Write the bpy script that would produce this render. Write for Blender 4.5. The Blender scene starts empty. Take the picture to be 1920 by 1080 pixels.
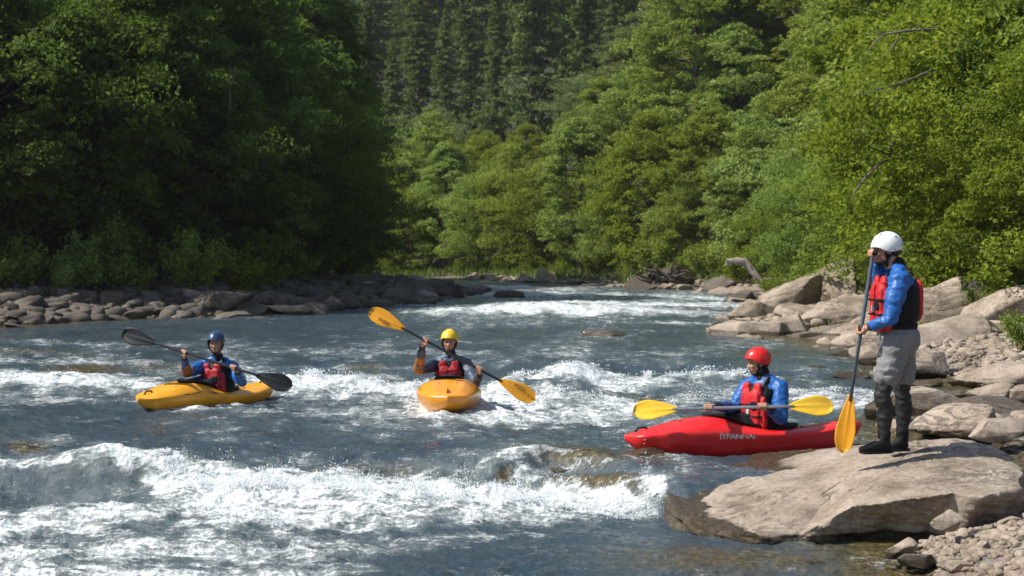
import bpy, bmesh, math, random
import numpy as np
from mathutils import Vector, Matrix, Euler
from mathutils import noise as mnoise

SC = bpy.context.scene
COL = SC.collection
PI = math.pi
R = math.radians
FPX = 2666.67      # focal length in pixels of the 1920 wide frame (50 mm on 36 mm)
CAMZ = 1.9
HZ = 473.0         # row of the horizon

# ------------------------------------------------------------------ helpers
def at_z(px, py, z=0.0):
    """world point whose height is z and that the camera sees at px,py"""
    y = FPX * (CAMZ - z) / (py - HZ)
    return Vector(((px - 960.0) / FPX * y, y, z))

def at_d(px, py, d):
    return Vector(((px - 960.0) / FPX * d, d, CAMZ - (py - HZ) / FPX * d))

def link(o, parent=None):
    COL.objects.link(o)
    if parent is not None:
        o.parent = parent
    return o

def tag(o, label=None, cat=None, group=None, kind=None):
    if label: o['label'] = label
    if cat: o['category'] = cat
    if group: o['group'] = group
    if kind: o['kind'] = kind
    return o

def empty(name, loc=(0, 0, 0), rz=0.0):
    o = bpy.data.objects.new(name, None)
    o.location = loc
    o.rotation_euler = (0, 0, rz)
    return link(o)

def mesh_np(name, verts, faces, mats, smooth=True, attrs=None, mat_idx=None):
    """verts (n,3); faces (m,k) int array, all with k corners"""
    me = bpy.data.meshes.new(name)
    verts = np.asarray(verts, dtype=np.float32)
    faces = np.asarray(faces, dtype=np.int32)
    nv, nf, k = len(verts), len(faces), faces.shape[1]
    me.vertices.add(nv)
    me.vertices.foreach_set('co', verts.ravel())
    me.loops.add(nf * k)
    me.loops.foreach_set('vertex_index', faces.ravel())
    me.polygons.add(nf)
    me.polygons.foreach_set('loop_start', np.arange(0, nf * k, k, dtype=np.int32))
    me.polygons.foreach_set('loop_total', np.full(nf, k, dtype=np.int32))
    me.polygons.foreach_set('use_smooth', np.full(nf, smooth, dtype=bool))
    if mat_idx is not None:
        me.polygons.foreach_set('material_index', np.asarray(mat_idx, dtype=np.int32))
    if attrs:
        for an, (dom, arr) in attrs.items():
            at = me.attributes.new(an, 'FLOAT', dom)
            at.data.foreach_set('value', np.asarray(arr, dtype=np.float32))
    me.update(calc_edges=True)
    me.validate()
    for m in (mats if isinstance(mats, (list, tuple)) else [mats]):
        me.materials.append(m)
    return me

def obj_me(name, me, parent=None, loc=None):
    o = bpy.data.objects.new(name, me)
    if loc is not None: o.location = loc
    return link(o, parent)

def copy_tree(o, parent=None):
    c = o.copy()
    COL.objects.link(c)
    c.parent = parent
    for ch in list(o.children):
        copy_tree(ch, c)
    return c

# ------------------------------------------------------------------ noise (numpy gradient noise)
def _h(ix, iy, iz, s):
    n = (ix * 374761393 + iy * 668265263 + iz * 1440662683 + s * 974634777) & 0xffffffff
    n = ((n ^ (n >> 13)) * 1274126177) & 0xffffffff
    n = ((n ^ (n >> 16)) * 2246822519) & 0xffffffff
    return (n ^ (n >> 15)) & 0xffffffff

def noise2(x, y, seed=0):
    x = np.asarray(x, dtype=np.float64); y = np.asarray(y, dtype=np.float64)
    ix = np.floor(x).astype(np.int64); iy = np.floor(y).astype(np.int64)
    fx = x - ix; fy = y - iy
    u = fx * fx * fx * (fx * (fx * 6 - 15) + 10); v = fy * fy * fy * (fy * (fy * 6 - 15) + 10)
    def g(dx, dy):
        a = _h(ix + dx, iy + dy, 0, seed) * (2 * PI / 4294967296.0)
        return np.cos(a) * (fx - dx) + np.sin(a) * (fy - dy)
    a = g(0, 0); b = g(1, 0); c = g(0, 1); d = g(1, 1)
    return ((a + (b - a) * u) + ((c + (d - c) * u) - (a + (b - a) * u)) * v) * 1.4

def fbm2(x, y, oct=5, seed=0, gain=0.5, lac=2.03, ridged=False):
    s = 0; a = 1.0; t = 0
    for o in range(oct):
        n = noise2(x, y, seed + o * 17)
        if ridged: n = 1 - 2 * np.abs(n)
        s = s + a * n; t += a; a *= gain; x = x * lac + 3.1; y = y * lac + 7.7
    return s / t

def noise3(x, y, z, seed=0):
    ix = np.floor(x).astype(np.int64); iy = np.floor(y).astype(np.int64); iz = np.floor(z).astype(np.int64)
    fx = x - ix; fy = y - iy; fz = z - iz
    u = fx * fx * (3 - 2 * fx); v = fy * fy * (3 - 2 * fy); w = fz * fz * (3 - 2 * fz)
    def g(dx, dy, dz):
        return _h(ix + dx, iy + dy, iz + dz, seed) / 2147483648.0 - 1.0
    c00 = g(0, 0, 0) * (1 - u) + g(1, 0, 0) * u; c10 = g(0, 1, 0) * (1 - u) + g(1, 1, 0) * u
    c01 = g(0, 0, 1) * (1 - u) + g(1, 0, 1) * u; c11 = g(0, 1, 1) * (1 - u) + g(1, 1, 1) * u
    return (c00 * (1 - v) + c10 * v) * (1 - w) + (c01 * (1 - v) + c11 * v) * w

def fbm3(p, oct=4, seed=0, gain=0.5, ridged=False):
    s = 0; a = 1.0; t = 0; x, y, z = p[:, 0].copy(), p[:, 1].copy(), p[:, 2].copy()
    for o in range(oct):
        n = noise3(x, y, z, seed + o * 31)
        if ridged: n = 1 - 2 * np.abs(n)
        s = s + a * n; t += a; a *= gain; x = x * 2.03 + 5.2; y = y * 2.03 + 1.3; z = z * 2.03 + 9.1
    return s / t

def sstep(a, b, x):
    t = np.clip((x - a) / (b - a), 0, 1)
    return t * t * (3 - 2 * t)

# ------------------------------------------------------------------ materials
class NT:
    def __init__(self, name):
        self.m = bpy.data.materials.new(name); self.m.use_nodes = True
        self.t = self.m.node_tree; self.t.nodes.clear()
        self.out = self.t.nodes.new('ShaderNodeOutputMaterial')
    def n(self, typ, **kw):
        nd = self.t.nodes.new(typ)
        ins = kw.pop('ins', {})
        for k, v in kw.items(): setattr(nd, k, v)
        for k, v in ins.items():
            if isinstance(v, bpy.types.NodeSocket): self.t.links.new(v, nd.inputs[k])
            else: nd.inputs[k].default_value = v
        return nd
    def l(self, a, b): self.t.links.new(a, b)
    def ramp(self, fac, stops, interp='LINEAR'):
        r = self.n('ShaderNodeValToRGB', ins={'Fac': fac}); cr = r.color_ramp; cr.interpolation = interp
        while len(cr.elements) < len(stops): cr.elements.new(0.5)
        for e, (p, c) in zip(cr.elements, stops):
            e.position = p; e.color = (c[0], c[1], c[2], 1) if isinstance(c, (tuple, list)) else (c, c, c, 1)
        return r.outputs['Color']
    def mix(self, fac, a, b, mode='MIX'):
        nd = self.n('ShaderNodeMix', data_type='RGBA', blend_type=mode)
        for s, v in ((0, fac), (6, a), (7, b)):
            if isinstance(v, bpy.types.NodeSocket): self.l(v, nd.inputs[s])
            else: nd.inputs[s].default_value = v if s == 0 else (v[0], v[1], v[2], 1)
        return nd.outputs[2]
    def math(self, op, a, b=0.0, c=0.0, clamp=False):
        nd = self.n('ShaderNodeMath', operation=op, use_clamp=clamp)
        for i, v in enumerate((a, b, c)):
            if isinstance(v, bpy.types.NodeSocket): self.l(v, nd.inputs[i])
            else: nd.inputs[i].default_value = v
        return nd.outputs[0]
    def noise(self, vec, scale, detail=4, rough=0.5, out='Fac', dist=0.0):
        return self.n('ShaderNodeTexNoise', ins={'Vector': vec, 'Scale': scale, 'Detail': detail, 'Roughness': rough, 'Distortion': dist}).outputs[out]
    def coord(self, which='Object', scale=None, rot=None):
        if which == 'World':
            v = self.n('ShaderNodeNewGeometry').outputs['Position']
        else:
            v = self.n('ShaderNodeTexCoord').outputs[which]
        if scale or rot:
            mp = self.n('ShaderNodeMapping', ins={'Vector': v})
            if scale: mp.inputs['Scale'].default_value = scale
            if rot: mp.inputs['Rotation'].default_value = rot
            v = mp.outputs[0]
        return v
    def attr(self, name):
        return self.n('ShaderNodeAttribute', attribute_name=name).outputs['Fac']
    def bump(self, height, strength=0.3, dist=0.02):
        return self.n('ShaderNodeBump', ins={'Height': height, 'Strength': strength, 'Distance': dist}).outputs[0]
    def bsdf(self, **ins):
        b = self.n('ShaderNodeBsdfPrincipled')
        for k, v in ins.items():
            k = k.replace('_', ' ')
            if isinstance(v, bpy.types.NodeSocket): self.l(v, b.inputs[k])
            else: b.inputs[k].default_value = (v[0], v[1], v[2], 1) if isinstance(v, (tuple, list)) and len(v) == 3 and b.inputs[k].type == 'RGBA' else v
        return b
    def done(self, sh):
        self.l(sh.outputs[0] if not isinstance(sh, bpy.types.NodeSocket) else sh, self.out.inputs['Surface'])
        return self.m

def mat_simple(name, col, rough=0.5, var=0.15, nscale=12.0, bump=0.0, bscale=40.0, metal=0.0, spec=0.5, coat=0.0):
    k = NT(name)
    co = k.coord('Object')
    nz = k.noise(co, nscale, 5, 0.6)
    lo = tuple(c * (1 - var) for c in col); hi = tuple(min(1, c * (1 + var)) for c in col)
    c = k.ramp(nz, [(0.3, lo), (0.7, hi)])
    rr = k.ramp(k.noise(co, nscale * 2.3, 3), [(0.3, max(0, rough - 0.08)), (0.7, min(1, rough + 0.08))])
    kw = dict(Base_Color=c, Roughness=rr, Metallic=metal, Specular_IOR_Level=spec, Coat_Weight=coat)
    if bump: kw['Normal'] = k.bump(k.noise(co, bscale, 4, 0.6), bump, 0.01)
    return k.done(k.bsdf(**kw))

# ------------------------------------------------------------------ camera, light, world
cam = bpy.data.cameras.new('camera'); cam_o = bpy.data.objects.new('camera', cam); COL.objects.link(cam_o)
cam_o.location = (0, 0, CAMZ); cam_o.rotation_euler = (PI / 2, 0, 0)
cam.lens = 50; cam.sensor_width = 36; cam.shift_y = -(540 - HZ) / 1920.0
cam.clip_end = 2000; cam.clip_start = 0.1
cam.dof.use_dof = True; cam.dof.focus_distance = 14.0; cam.dof.aperture_fstop = 3.2
SC.camera = cam_o

SUN = Vector((-0.66, -0.10, 0.74)).normalized()      # towards the sun
sun = bpy.data.lights.new('sun', 'SUN'); sun.energy = 5.0; sun.angle = R(0.53); sun.color = (1.0, 0.955, 0.88)
sun_o = bpy.data.objects.new('sun', sun); COL.objects.link(sun_o)
sun_o.rotation_euler = SUN.to_track_quat('Z', 'Y').to_euler(); sun_o.location = (0, 0, 60)
w = bpy.data.worlds.new('World'); SC.world = w; w.use_nodes = True
nt = w.node_tree; bg = nt.nodes['Background']
sky = nt.nodes.new('ShaderNodeTexSky'); sky.sky_type = 'NISHITA'; sky.sun_disc = False
sky.sun_elevation = math.asin(SUN.z); sky.sun_rotation = math.atan2(SUN.x, SUN.y)
sky.air_density = 1.0; sky.dust_density = 1.0; sky.ozone_density = 1.2
nt.links.new(sky.outputs[0], bg.inputs[0]); bg.inputs[1].default_value = 0.10
vs = SC.view_settings; vs.view_transform = 'Standard'; vs.look = 'None'; vs.exposure = 0.42; vs.gamma = 1.0; vs.use_curve_mapping = False
cy = SC.cycles
# thin summer air over the valley
hz = NT('haze_air'); pv = hz.n('ShaderNodeVolumePrincipled', ins={'Color': (0.80, 0.88, 0.95, 1), 'Density': 0.00020, 'Anisotropy': 0.2}); hz.l(pv.outputs[0], hz.out.inputs['Volume'])
hv = [(x, y, z) for x in (-520, 520) for y in (-60, 760) for z in (-6, 330)]
hm = bpy.data.meshes.new('haze'); hm.from_pydata(hv, [], [(0, 1, 3, 2), (4, 6, 7, 5), (0, 4, 5, 1), (2, 3, 7, 6), (0, 2, 6, 4), (1, 5, 7, 3)]); hm.materials.append(hz.m)
tag(link(bpy.data.objects.new('haze', hm)), 'thin pale haze in the air of the valley', 'haze', kind='stuff')
cy.volume_bounces = 0; hz.m.cycles.homogeneous_volume = True
cy.max_bounces = 6; cy.diffuse_bounces = 4; cy.glossy_bounces = 3; cy.transmission_bounces = 4; cy.transparent_max_bounces = 6
cy.use_adaptive_sampling = True; cy.adaptive_threshold = 0.015
cy.caustics_reflective = False; cy.caustics_refractive = False; cy.use_denoising = True
# ------------------------------------------------------------------ terrain
LEFT_SHORE = [(-60, -40), (-22, 5), (-16, 22), (-13.0, 32), (-10.9, 37), (-8.2, 39.5), (-6.0, 41), (-4.1, 48), (-1.2, 63), (-3.5, 68),
              (-7.5, 73), (-12, 90), (-22, 112), (-45, 135), (-400, 160), (-400, -40)]
RIGHT_SHORE = [(400, -40), (2.2, -40), (2.3, 7), (2.55, 9.3), (2.9, 10.6), (4.6, 12.2), (4.3, 13.6), (4.0, 14.8), (4.5, 16.0), (5.3, 16.9), (6.6, 17.2), (6.8, 18.6),
               (6.0, 21.5), (6.5, 25), (5.9, 28.4), (4.9, 31), (6.1, 37), (8.3, 47), (10.4, 57.8), (8.5, 66.7), (5.9, 71.6), (1.3, 84),
               (-3.5, 95), (-13.7, 113), (-30, 136), (-60, 165), (-400, 200), (-400, 700), (400, 700)]

def sdf_poly(x, y, poly):
    """distance to polygon, positive inside"""
    x = np.asarray(x, dtype=np.float64); y = np.asarray(y, dtype=np.float64)
    d2 = np.full(x.shape, 1e18); inside = np.zeros(x.shape, bool)
    n = len(poly)
    for i in range(n):
        ax, ay = poly[i]; bx, by = poly[(i + 1) % n]
        ex, ey = bx - ax, by - ay
        t = np.clip(((x - ax) * ex + (y - ay) * ey) / (ex * ex + ey * ey), 0, 1)
        dx = x - ax - t * ex; dy = y - ay - t * ey
        d2 = np.minimum(d2, dx * dx + dy * dy)
        if ay != by:
            c = ((ay > y) != (by > y)) & (x < (bx - ax) * (y - ay) / (by - ay) + ax)
            inside ^= c
    d = np.sqrt(d2)
    return np.where(inside, d, -d)

def water_base(x, y):
    """height of the calm river surface"""
    lip = 13.35 + 0.35 * noise2(x * 0.7, y * 0 + 3.3, 5) - 1.1 * sstep(0.3, 1.25, x) - 0.50 * sstep(1.1, 1.5, x)
    z = -0.30 + 0.30 * sstep(-0.45, 0.25, y - lip)
    lip2 = 22.6 + 0.9 * noise2(x * 0.35, y * 0 + 1.3, 9)
    z = z - 0.045 * sstep(1.15, 1.6, x) * (1 - sstep(12.6, 13.3, y)) * (y > lip - .2)
    return z + 0.12 * sstep(-0.7, 0.6, y - lip2)

def land(x, y):
    dl = sdf_poly(x, y, LEFT_SHORE); dr = sdf_poly(x, y, RIGHT_SHORE)
    wob = 0.35 * fbm2(x * 0.5, y * 0.5, 3, 40)
    return dl + wob, dr + wob

def ground_z(x, y):
    x = np.asarray(x, dtype=np.float64); y = np.asarray(y, dtype=np.float64)
    dl, dr = land(x, y)
    d = np.maximum(dl, dr)
    wz = water_base(x, y)
    far = sstep(45, 70, y)
    # river bed below the water, banks above
    bed = wz - 0.06 - 0.45 * sstep(0.0, 2.5, -d)
    bankr = 0.10 * np.clip(dr, 0, 8) + 0.03 * np.clip(dr, 0, 2)
    bankr = bankr + 0.26 * np.clip(dr, 0, 1.3) * (1 - sstep(10.8, 12.5, y))
    hillr = np.clip(dr - 7 - 1.5 * fbm2(x * 0.03, y * 0.03, 3, 7), 0, 200)
    bankr = bankr + (0.16 + 0.42 * far) * np.clip(hillr, 0, 200) ** 1.0 * (1 - 0.0016 * np.clip(hillr, 0, 200))
    bankl = 0.13 * np.clip(dl, 0, 7) + 0.03 * np.clip(dl, 0, 2)
    bankl = bankl + 0.42 * np.clip(dl - 7, 0, 120)
    b = np.where(dl > dr, bankl, bankr)
    rough = 0.06 * fbm2(x * 1.7, y * 1.7, 4, 21) + 0.02 * fbm2(x * 9, y * 9, 3, 22) + 0.35 * sstep(6, 20, d) * fbm2(x * 0.25, y * 0.25, 3, 23)
    z = np.where(d > 0, wz - 0.06 + b, bed) + rough * sstep(-1.5, 1.0, d)
    return z

def make_ground():
    # rows and columns finer near the camera, one sheet out to the horizon
    ys = np.concatenate([np.linspace(-40, 5.5, 20), np.geomspace(6, 700, 460)])
    us = np.concatenate([np.linspace(-3.2, -0.62, 60), np.linspace(-0.6, 0.6, 420), np.linspace(0.62, 3.2, 60)])
    Y, U = np.meshgrid(ys, us, indexing='ij')
    X = U * np.maximum(np.abs(Y) , 8) + 0 * Y
    Z = ground_z(X, Y)
    far = sstep(480, 700, Y); Z = Z * (1 - far * 0.2)
    ny, nx = X.shape
    idx = np.arange(ny * nx).reshape(ny, nx)
    F = np.stack([idx[:-1, :-1], idx[:-1, 1:], idx[1:, 1:], idx[1:, :-1]], -1).reshape(-1, 4)
    dl, dr = land(X, Y)
    V = np.stack([X, Y, Z], -1).reshape(-1, 3)
    k = NT('bank_ground')
    co = k.coord('World')
    n1 = k.noise(co, 14, 6, 0.65); n2 = k.noise(co, 1.3, 5, 0.6); n3 = k.noise(co, 0.5, 4, 0.6)
    vor = k.n('ShaderNodeTexVoronoi', ins={'Vector': co, 'Scale': 16.0}, feature='F1')
    grav = k.ramp(n1, [(0.25, (0.10, 0.08, 0.062)), (0.5, (0.235, 0.19, 0.15)), (0.75, (0.36, 0.305, 0.25))])
    grav = k.mix(0.35, grav, vor.outputs['Color'], 'SOFT_LIGHT')
    soil = k.ramp(k.noise(co, 5, 6, 0.7), [(0.3, (0.012, 0.014, 0.006)), (0.52, (0.022, 0.030, 0.010)), (0.7, (0.035, 0.055, 0.014))])
    inland = k.attr('inland')
    m = k.math('MULTIPLY', k.math('SUBTRACT', k.math('ADD', inland, k.math('MULTIPLY', n2, 4.0)), 7.2), 0.8, clamp=True)
    c = k.mix(m, grav, soil)
    wet = k.attr('wet')
    wetm = k.math('ADD', wet, k.math('MULTIPLY', k.math('SUBTRACT', n2, 0.5), 0.8), clamp=True)
    wetc = k.ramp(n1, [(0.3, (0.03, 0.024, 0.014)), (0.7, (0.11, 0.085, 0.045))])
    c = k.mix(wetm, c, wetc)
    h = k.math('ADD', n1, k.math('MULTIPLY', vor.outputs['Distance'], -0.8))
    mat = k.done(k.bsdf(Base_Color=c, Roughness=k.ramp(wetm, [(0, 0.9), (1, 0.45)]), Normal=k.bump(h, 0.8, 0.05)))
    d = np.maximum(dl, dr)
    wet = 1 - sstep(-0.05, 0.12, Z - water_base(X, Y))
    me = mesh_np('ground', V, F, mat, True, {'inland': ('POINT', d.ravel()), 'wet': ('POINT', wet.ravel())})
    tag(obj_me('ground', me), kind='structure')
make_ground()
# ------------------------------------------------------------------ the river
# bands of white water: (x of stations, centre rows, half heights, strength), stated where the photo shows them lying on the water
BANDS = [
 ([-80, 120, 200, 260, 300, 420, 600, 900, 1100, 1230, 1260], [870, 884, 872, 872, 902, 926, 926, 930, 945, 950, 950], [15, 12, 24, 28, 34, 42, 40, 30, 22, 12, 6], [.9, .8, .95, 1, 1, 1.05, 1.1, 1.05, 1, .9, 0]),
 ([-80, 60, 200, 330, 420, 600, 800, 1000, 1180, 1240], [1012, 1000, 990, 965, 975, 978, 975, 968, 962, 960], [20, 26, 30, 36, 42, 38, 24, 18, 10, 6], [.85, .85, .9, .95, 1, .9, .8, .85, .5, 0]),
 ([-80, 150, 300, 500, 700, 900, 960], [1050, 1045, 1040, 1040, 1030, 1010, 1000], [20, 22, 27, 28, 16, 8, 5], [.9, .85, .85, .75, .6, .35, 0]),
 ([-80, 200, 400, 700, 760], [1084, 1082, 1080, 1070, 1065], [16, 16, 16, 8, 5], [.9, .95, .75, .55, 0]),
 ([-80, 60, 180, 300], [925, 935, 925, 925], [6, 8, 16, 10], [.3, .4, .45, .5]),
 ([700, 800, 1000, 1100], [1012, 1014, 1004, 1000], [4, 6, 5, 3], [0, .6, .4, 0]),
 # in the middle
 ([-80, 60, 250, 330, 400], [715, 718, 722, 730, 740], [18, 20, 17, 14, 8], [.85, .95, .9, .6, 0]),
 ([-80, 100, 200, 330], [745, 750, 752, 755], [8, 8, 6, 4], [.5, .6, .5, 0]),
 ([400, 480, 620, 760, 900, 1040], [728, 724, 728, 735, 752, 760], [10, 18, 22, 24, 26, 20], [.6, .95, .95, .95, 1, .9]),
 ([520, 600, 800, 1000, 1180, 1260], [768, 775, 783, 782, 776, 772], [8, 12, 16, 20, 14, 6], [.3, .6, .75, .85, .8, 0]),
 ([880, 960, 1060, 1120, 1180, 1300, 1420, 1520], [720, 722, 712, 715, 722, 716, 712, 712], [5, 10, 22, 18, 9, 8, 10, 5], [.2, .7, .95, .9, .8, .85, .8, 0]),
 ([1020, 1100, 1180, 1260, 1340, 1420, 1660, 1720], [750, 752, 762, 760, 742, 745, 755, 770], [14, 12, 14, 12, 10, 16, 20, 14], [.9, .8, .9, .7, .6, .7, .75, 0]),
 ([1040, 1120, 1250], [735, 736, 738], [3, 4, 3], [0, .6, 0]),
 ([-80, 120, 300, 340], [672, 678, 684, 690], [7, 6, 6, 4], [.5, .6, .55, .3]),
 ([340, 450, 520, 700, 810, 1010], [688, 694, 690, 690, 696, 694], [3, 6, 4, 4, 5, 3], [.3, .7, .4, .5, .5, 0]),
 ([400, 520, 760, 900, 1040], [656, 658, 662, 664, 668], [3, 5, 5, 8, 4], [.3, .55, .45, .6, 0]),
 ([-80, 100, 320, 420], [640, 644, 648, 650], [4, 5, 5, 3], [.4, .5, .5, .2]),
 ([440, 700, 900], [628, 632, 634], [2, 3, 2], [.2, .35, .2]),
 # upstream
 ([740, 830, 960, 1120, 1280, 1400], [588, 588, 584, 586, 590, 592], [4, 7, 9, 8, 6, 4], [.5, .85, 1, .95, .8, .4]),
 ([880, 960, 1100, 1240, 1400], [606, 606, 603, 606, 610], [2, 3, 3, 3, 2], [.2, .5, .35, .6, .7]),
 ([900, 1000, 1160, 1300, 1420], [566, 570, 572, 572, 574], [3, 5, 6, 6, 4], [.5, .85, .9, .85, .7]),
 ([660, 760, 900, 1050, 1200, 1380], [548, 551, 554, 552, 554, 562], [3, 3, 5, 5, 4, 4], [.4, .5, .8, .8, .7, .8]),
 ([640, 700, 780, 860, 960, 1100], [525, 528, 533, 538, 540, 544], [5, 6, 6, 5, 5, 4], [.8, .95, .9, .8, .8, .7]),
 ([1000, 1200, 1400], [618, 622, 620], [1.5, 2, 1.5], [.2, .4, .2]),
 # wash round the hulls
 ([258, 285, 330, 420, 500, 530], [758, 768, 770, 766, 756, 748], [4, 5, 4, 4, 4, 3], [.5, .8, .7, .75, .7, .3]),
 ([750, 785, 840, 900, 940], [764, 770, 774, 768, 760], [5, 7, 6, 7, 5], [.7, .95, .95, .95, .7]),
 ([1190, 1240, 1340, 1460, 1600], [838, 846, 848, 848, 838], [3, 4, 3, 3, 3], [.3, .7, .55, .6, .5]),
 # tongue over the ledge
 ([600, 760, 900, 1000, 1120], [830, 818, 806, 800, 798], [10, 12, 12, 8, 4], [.25, .35, .35, .3, 0]),
 ([560, 700, 860, 1000, 1160], [802, 800, 798, 796, 800], [5, 7, 6, 5, 4], [.3, .5, .5, .4, 0]),
 ([820, 880, 940, 1000, 1080, 1120], [900, 885, 868, 862, 860, 858], [6, 12, 16, 15, 10, 4], [.6, .75, .8, .7, .45, 0]),
 ([940, 1000, 1060, 1140, 1220, 1300], [905, 898, 888, 872, 860, 852], [10, 12, 9, 6, 5, 3], [.8, .8, .6, .5, .5, 0]),
 ([1150, 1195, 1225, 1250, 1262], [925, 918, 916, 914, 914], [12, 20, 26, 28, 20], [.3, .8, 1, .9, .0]),
 ([1160, 1260, 1400, 1560], [862, 850, 846, 840], [4, 4, 3, 2], [.4, .45, .3, 0]),
]
# ochre, thinly covered ledges and shallows: (px, py, half width, half height, strength)
SHOALS = [(1080, 862, 90, 24, .9), (1210, 853, 60, 14, .7), (1120, 918, 110, 20, .9), (945, 898, 26, 18, .8), (50, 840, 55, 16, .8), (160, 692, 90, 9, .8),
          (60, 660, 160, 7, .5), (1230, 748, 100, 12, .6), (700, 885, 160, 22, .45), (1000, 700, 30, 5, .2), (690, 692, 60, 8, .6), (320, 690, 130, 10, .5),
          (1380, 1050, 300, 34, .62), (1560, 1010, 200, 26, .5), (1560, 650, 140, 14, .5), (1500, 660, 260, 10, .35), (1150, 745, 70, 10, .5), (880, 800, 260, 14, .25), (480, 865, 200, 14, .2),
          (1790, 745, 120, 30, .6), (330, 795, 300, 6, .2), (560, 840, 160, 10, .25)]

def proj(x, y, z):
    return 960 + FPX * x / y, HZ + FPX * (CAMZ - z) / y

def foam_field(px, py, x, y):
    F = np.zeros_like(px)
    wx = 18 * noise2(px * 0.012, py * 0.05, 60)
    wy = noise2(px * 0.02, py * 0.08, 61)
    for xs, yc, hh, st in BANDS:
        q = px + wx
        c = np.interp(q, xs, yc); h = np.interp(q, xs, hh); s = np.interp(q, xs, st)
        s = s * sstep(xs[0] - 40 if xs[0] > -50 else -1e5, xs[0] + 10 if xs[0] > -50 else -9e4, q) * (1 - sstep(xs[-1] - 30, xs[-1] + 20, q))
        h = h * 1.15
        t = (py - c + wy * h * 0.6) / h
        F = np.maximum(F, s * np.exp(-np.abs(t) ** 2.6 * 0.9))
    # broken water everywhere, thinning towards the calm pools
    bgf = 0.30 + 0.42 * fbm2(px * 0.006, py * 0.028, 3, 63)
    calm = np.exp(-((px - 1150) / 330) ** 2 - ((py - 1035) / 55) ** 2) * .35 + np.exp(-((px - 250) / 260) ** 2 - ((py - 800) / 26) ** 2) * .12 + np.exp(-((px - 300) / 420) ** 2 - ((py - 612) / 18) ** 2) * .3
    rap = .18 * np.exp(-((px - 250) / 420) ** 2 - ((py - 1010) / 70) ** 2) + .12 * np.exp(-((px - 900) / 500) ** 2 - ((py - 750) / 45) ** 2) + .22 * np.exp(-((px - 1050) / 400) ** 2 - ((py - 570) / 36) ** 2)
    F = np.maximum(F, np.clip(bgf - calm + rap, 0, .56))
    return F

def shoal_field(px, py):
    S = np.zeros_like(px)
    for cx, cy_, rx, ry, s in SHOALS:
        S = np.maximum(S, s * np.exp(-((px - cx) / rx) ** 2 - ((py - cy_) / ry) ** 2))
    return S

# extra humps of the standing waves: (px, py, height above the water, half width, half height, lift)
HUMPS = [(225, 876, .0, 140, 28, .15), (40, 885, 0, 120, 22, .05), (450, 915, -.2, 180, 30, .05), (640, 925, -.2, 130, 26, .07), (880, 930, -.2, 120, 16, .03),
         (1075, 715, 0, 60, 22, .20), (1190, 740, 0, 110, 16, -.06), (1330, 716, 0, 120, 10, .09), (960, 735, 0, 60, 16, .10), (600, 722, 0, 120, 14, .08), (100, 718, 0, 160, 14, .08),
         (1000, 580, 0, 110, 9, .16), (860, 590, 0, 60, 6, .12), (1200, 585, 0, 150, 7, .12), (150, 985, -.3, 190, 24, .12), (360, 1010, -.3, 160, 22, .10), (90, 930, -.3, 120, 18, -.10),
         (400, 955, -.3, 60, 14, -.08), (100, 1050, -.3, 200, 18, .05), (980, 868, 0, 70, 16, .10), (1080, 866, 0, 80, 20, .08), (1120, 915, -.15, 100, 16, .08), (700, 985, -.3, 150, 14, .05),
         (1400, 800, 0, 1, 1, 0)]

def water_height(x, y, fine=True):
    z0 = water_base(x, y)
    px, py = proj(x, y, z0)
    F = foam_field(px, py, x, y)
    hump = np.zeros_like(z0)
    for cx, cy_, hz, rx, ry, a in HUMPS:
        hump += a * np.exp(-((px - cx) / rx) ** 2 - ((py - cy_) / ry) ** 2)
    T = np.clip(0.35 + 0.9 * F, 0, 1.2)
    dl, dr = land(x, y)
    shore = sstep(0.0, 1.2, -np.maximum(dl, dr))
    T = T * (0.3 + 0.7 * shore)
    xa = x + 0.35 * noise2(x * 0.8, y * 0.8, 71); ya = y + 0.35 * noise2(x * 0.8, y * 0.8, 72)
    big = fbm2(xa * 0.55, ya * 1.0, 3, 73) * 0.10
    rid = (fbm2(xa * 1.3, ya * 2.4, 4, 74, ridged=True) - 0.35) * 0.065
    chop = fbm2(xa * 4.5, ya * 7.0, 5, 75, gain=0.58) * 0.040
    z = z0 + hump + T * (big + rid) + chop * (0.55 + 0.8 * F)
    if fine:
        # froth is lumpy
        fr = fbm2(x * 10, y * 22, 4, 76, gain=0.6) * 0.016 + fbm2(x * 40, y * 60, 2, 79) * 0.006
        z = z + fr * sstep(0.45, 0.9, F)
        # falling sheet at the ledge is furrowed along the flow
    # streaks drawn out along the current
    return z, F, px, py, shore

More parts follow.
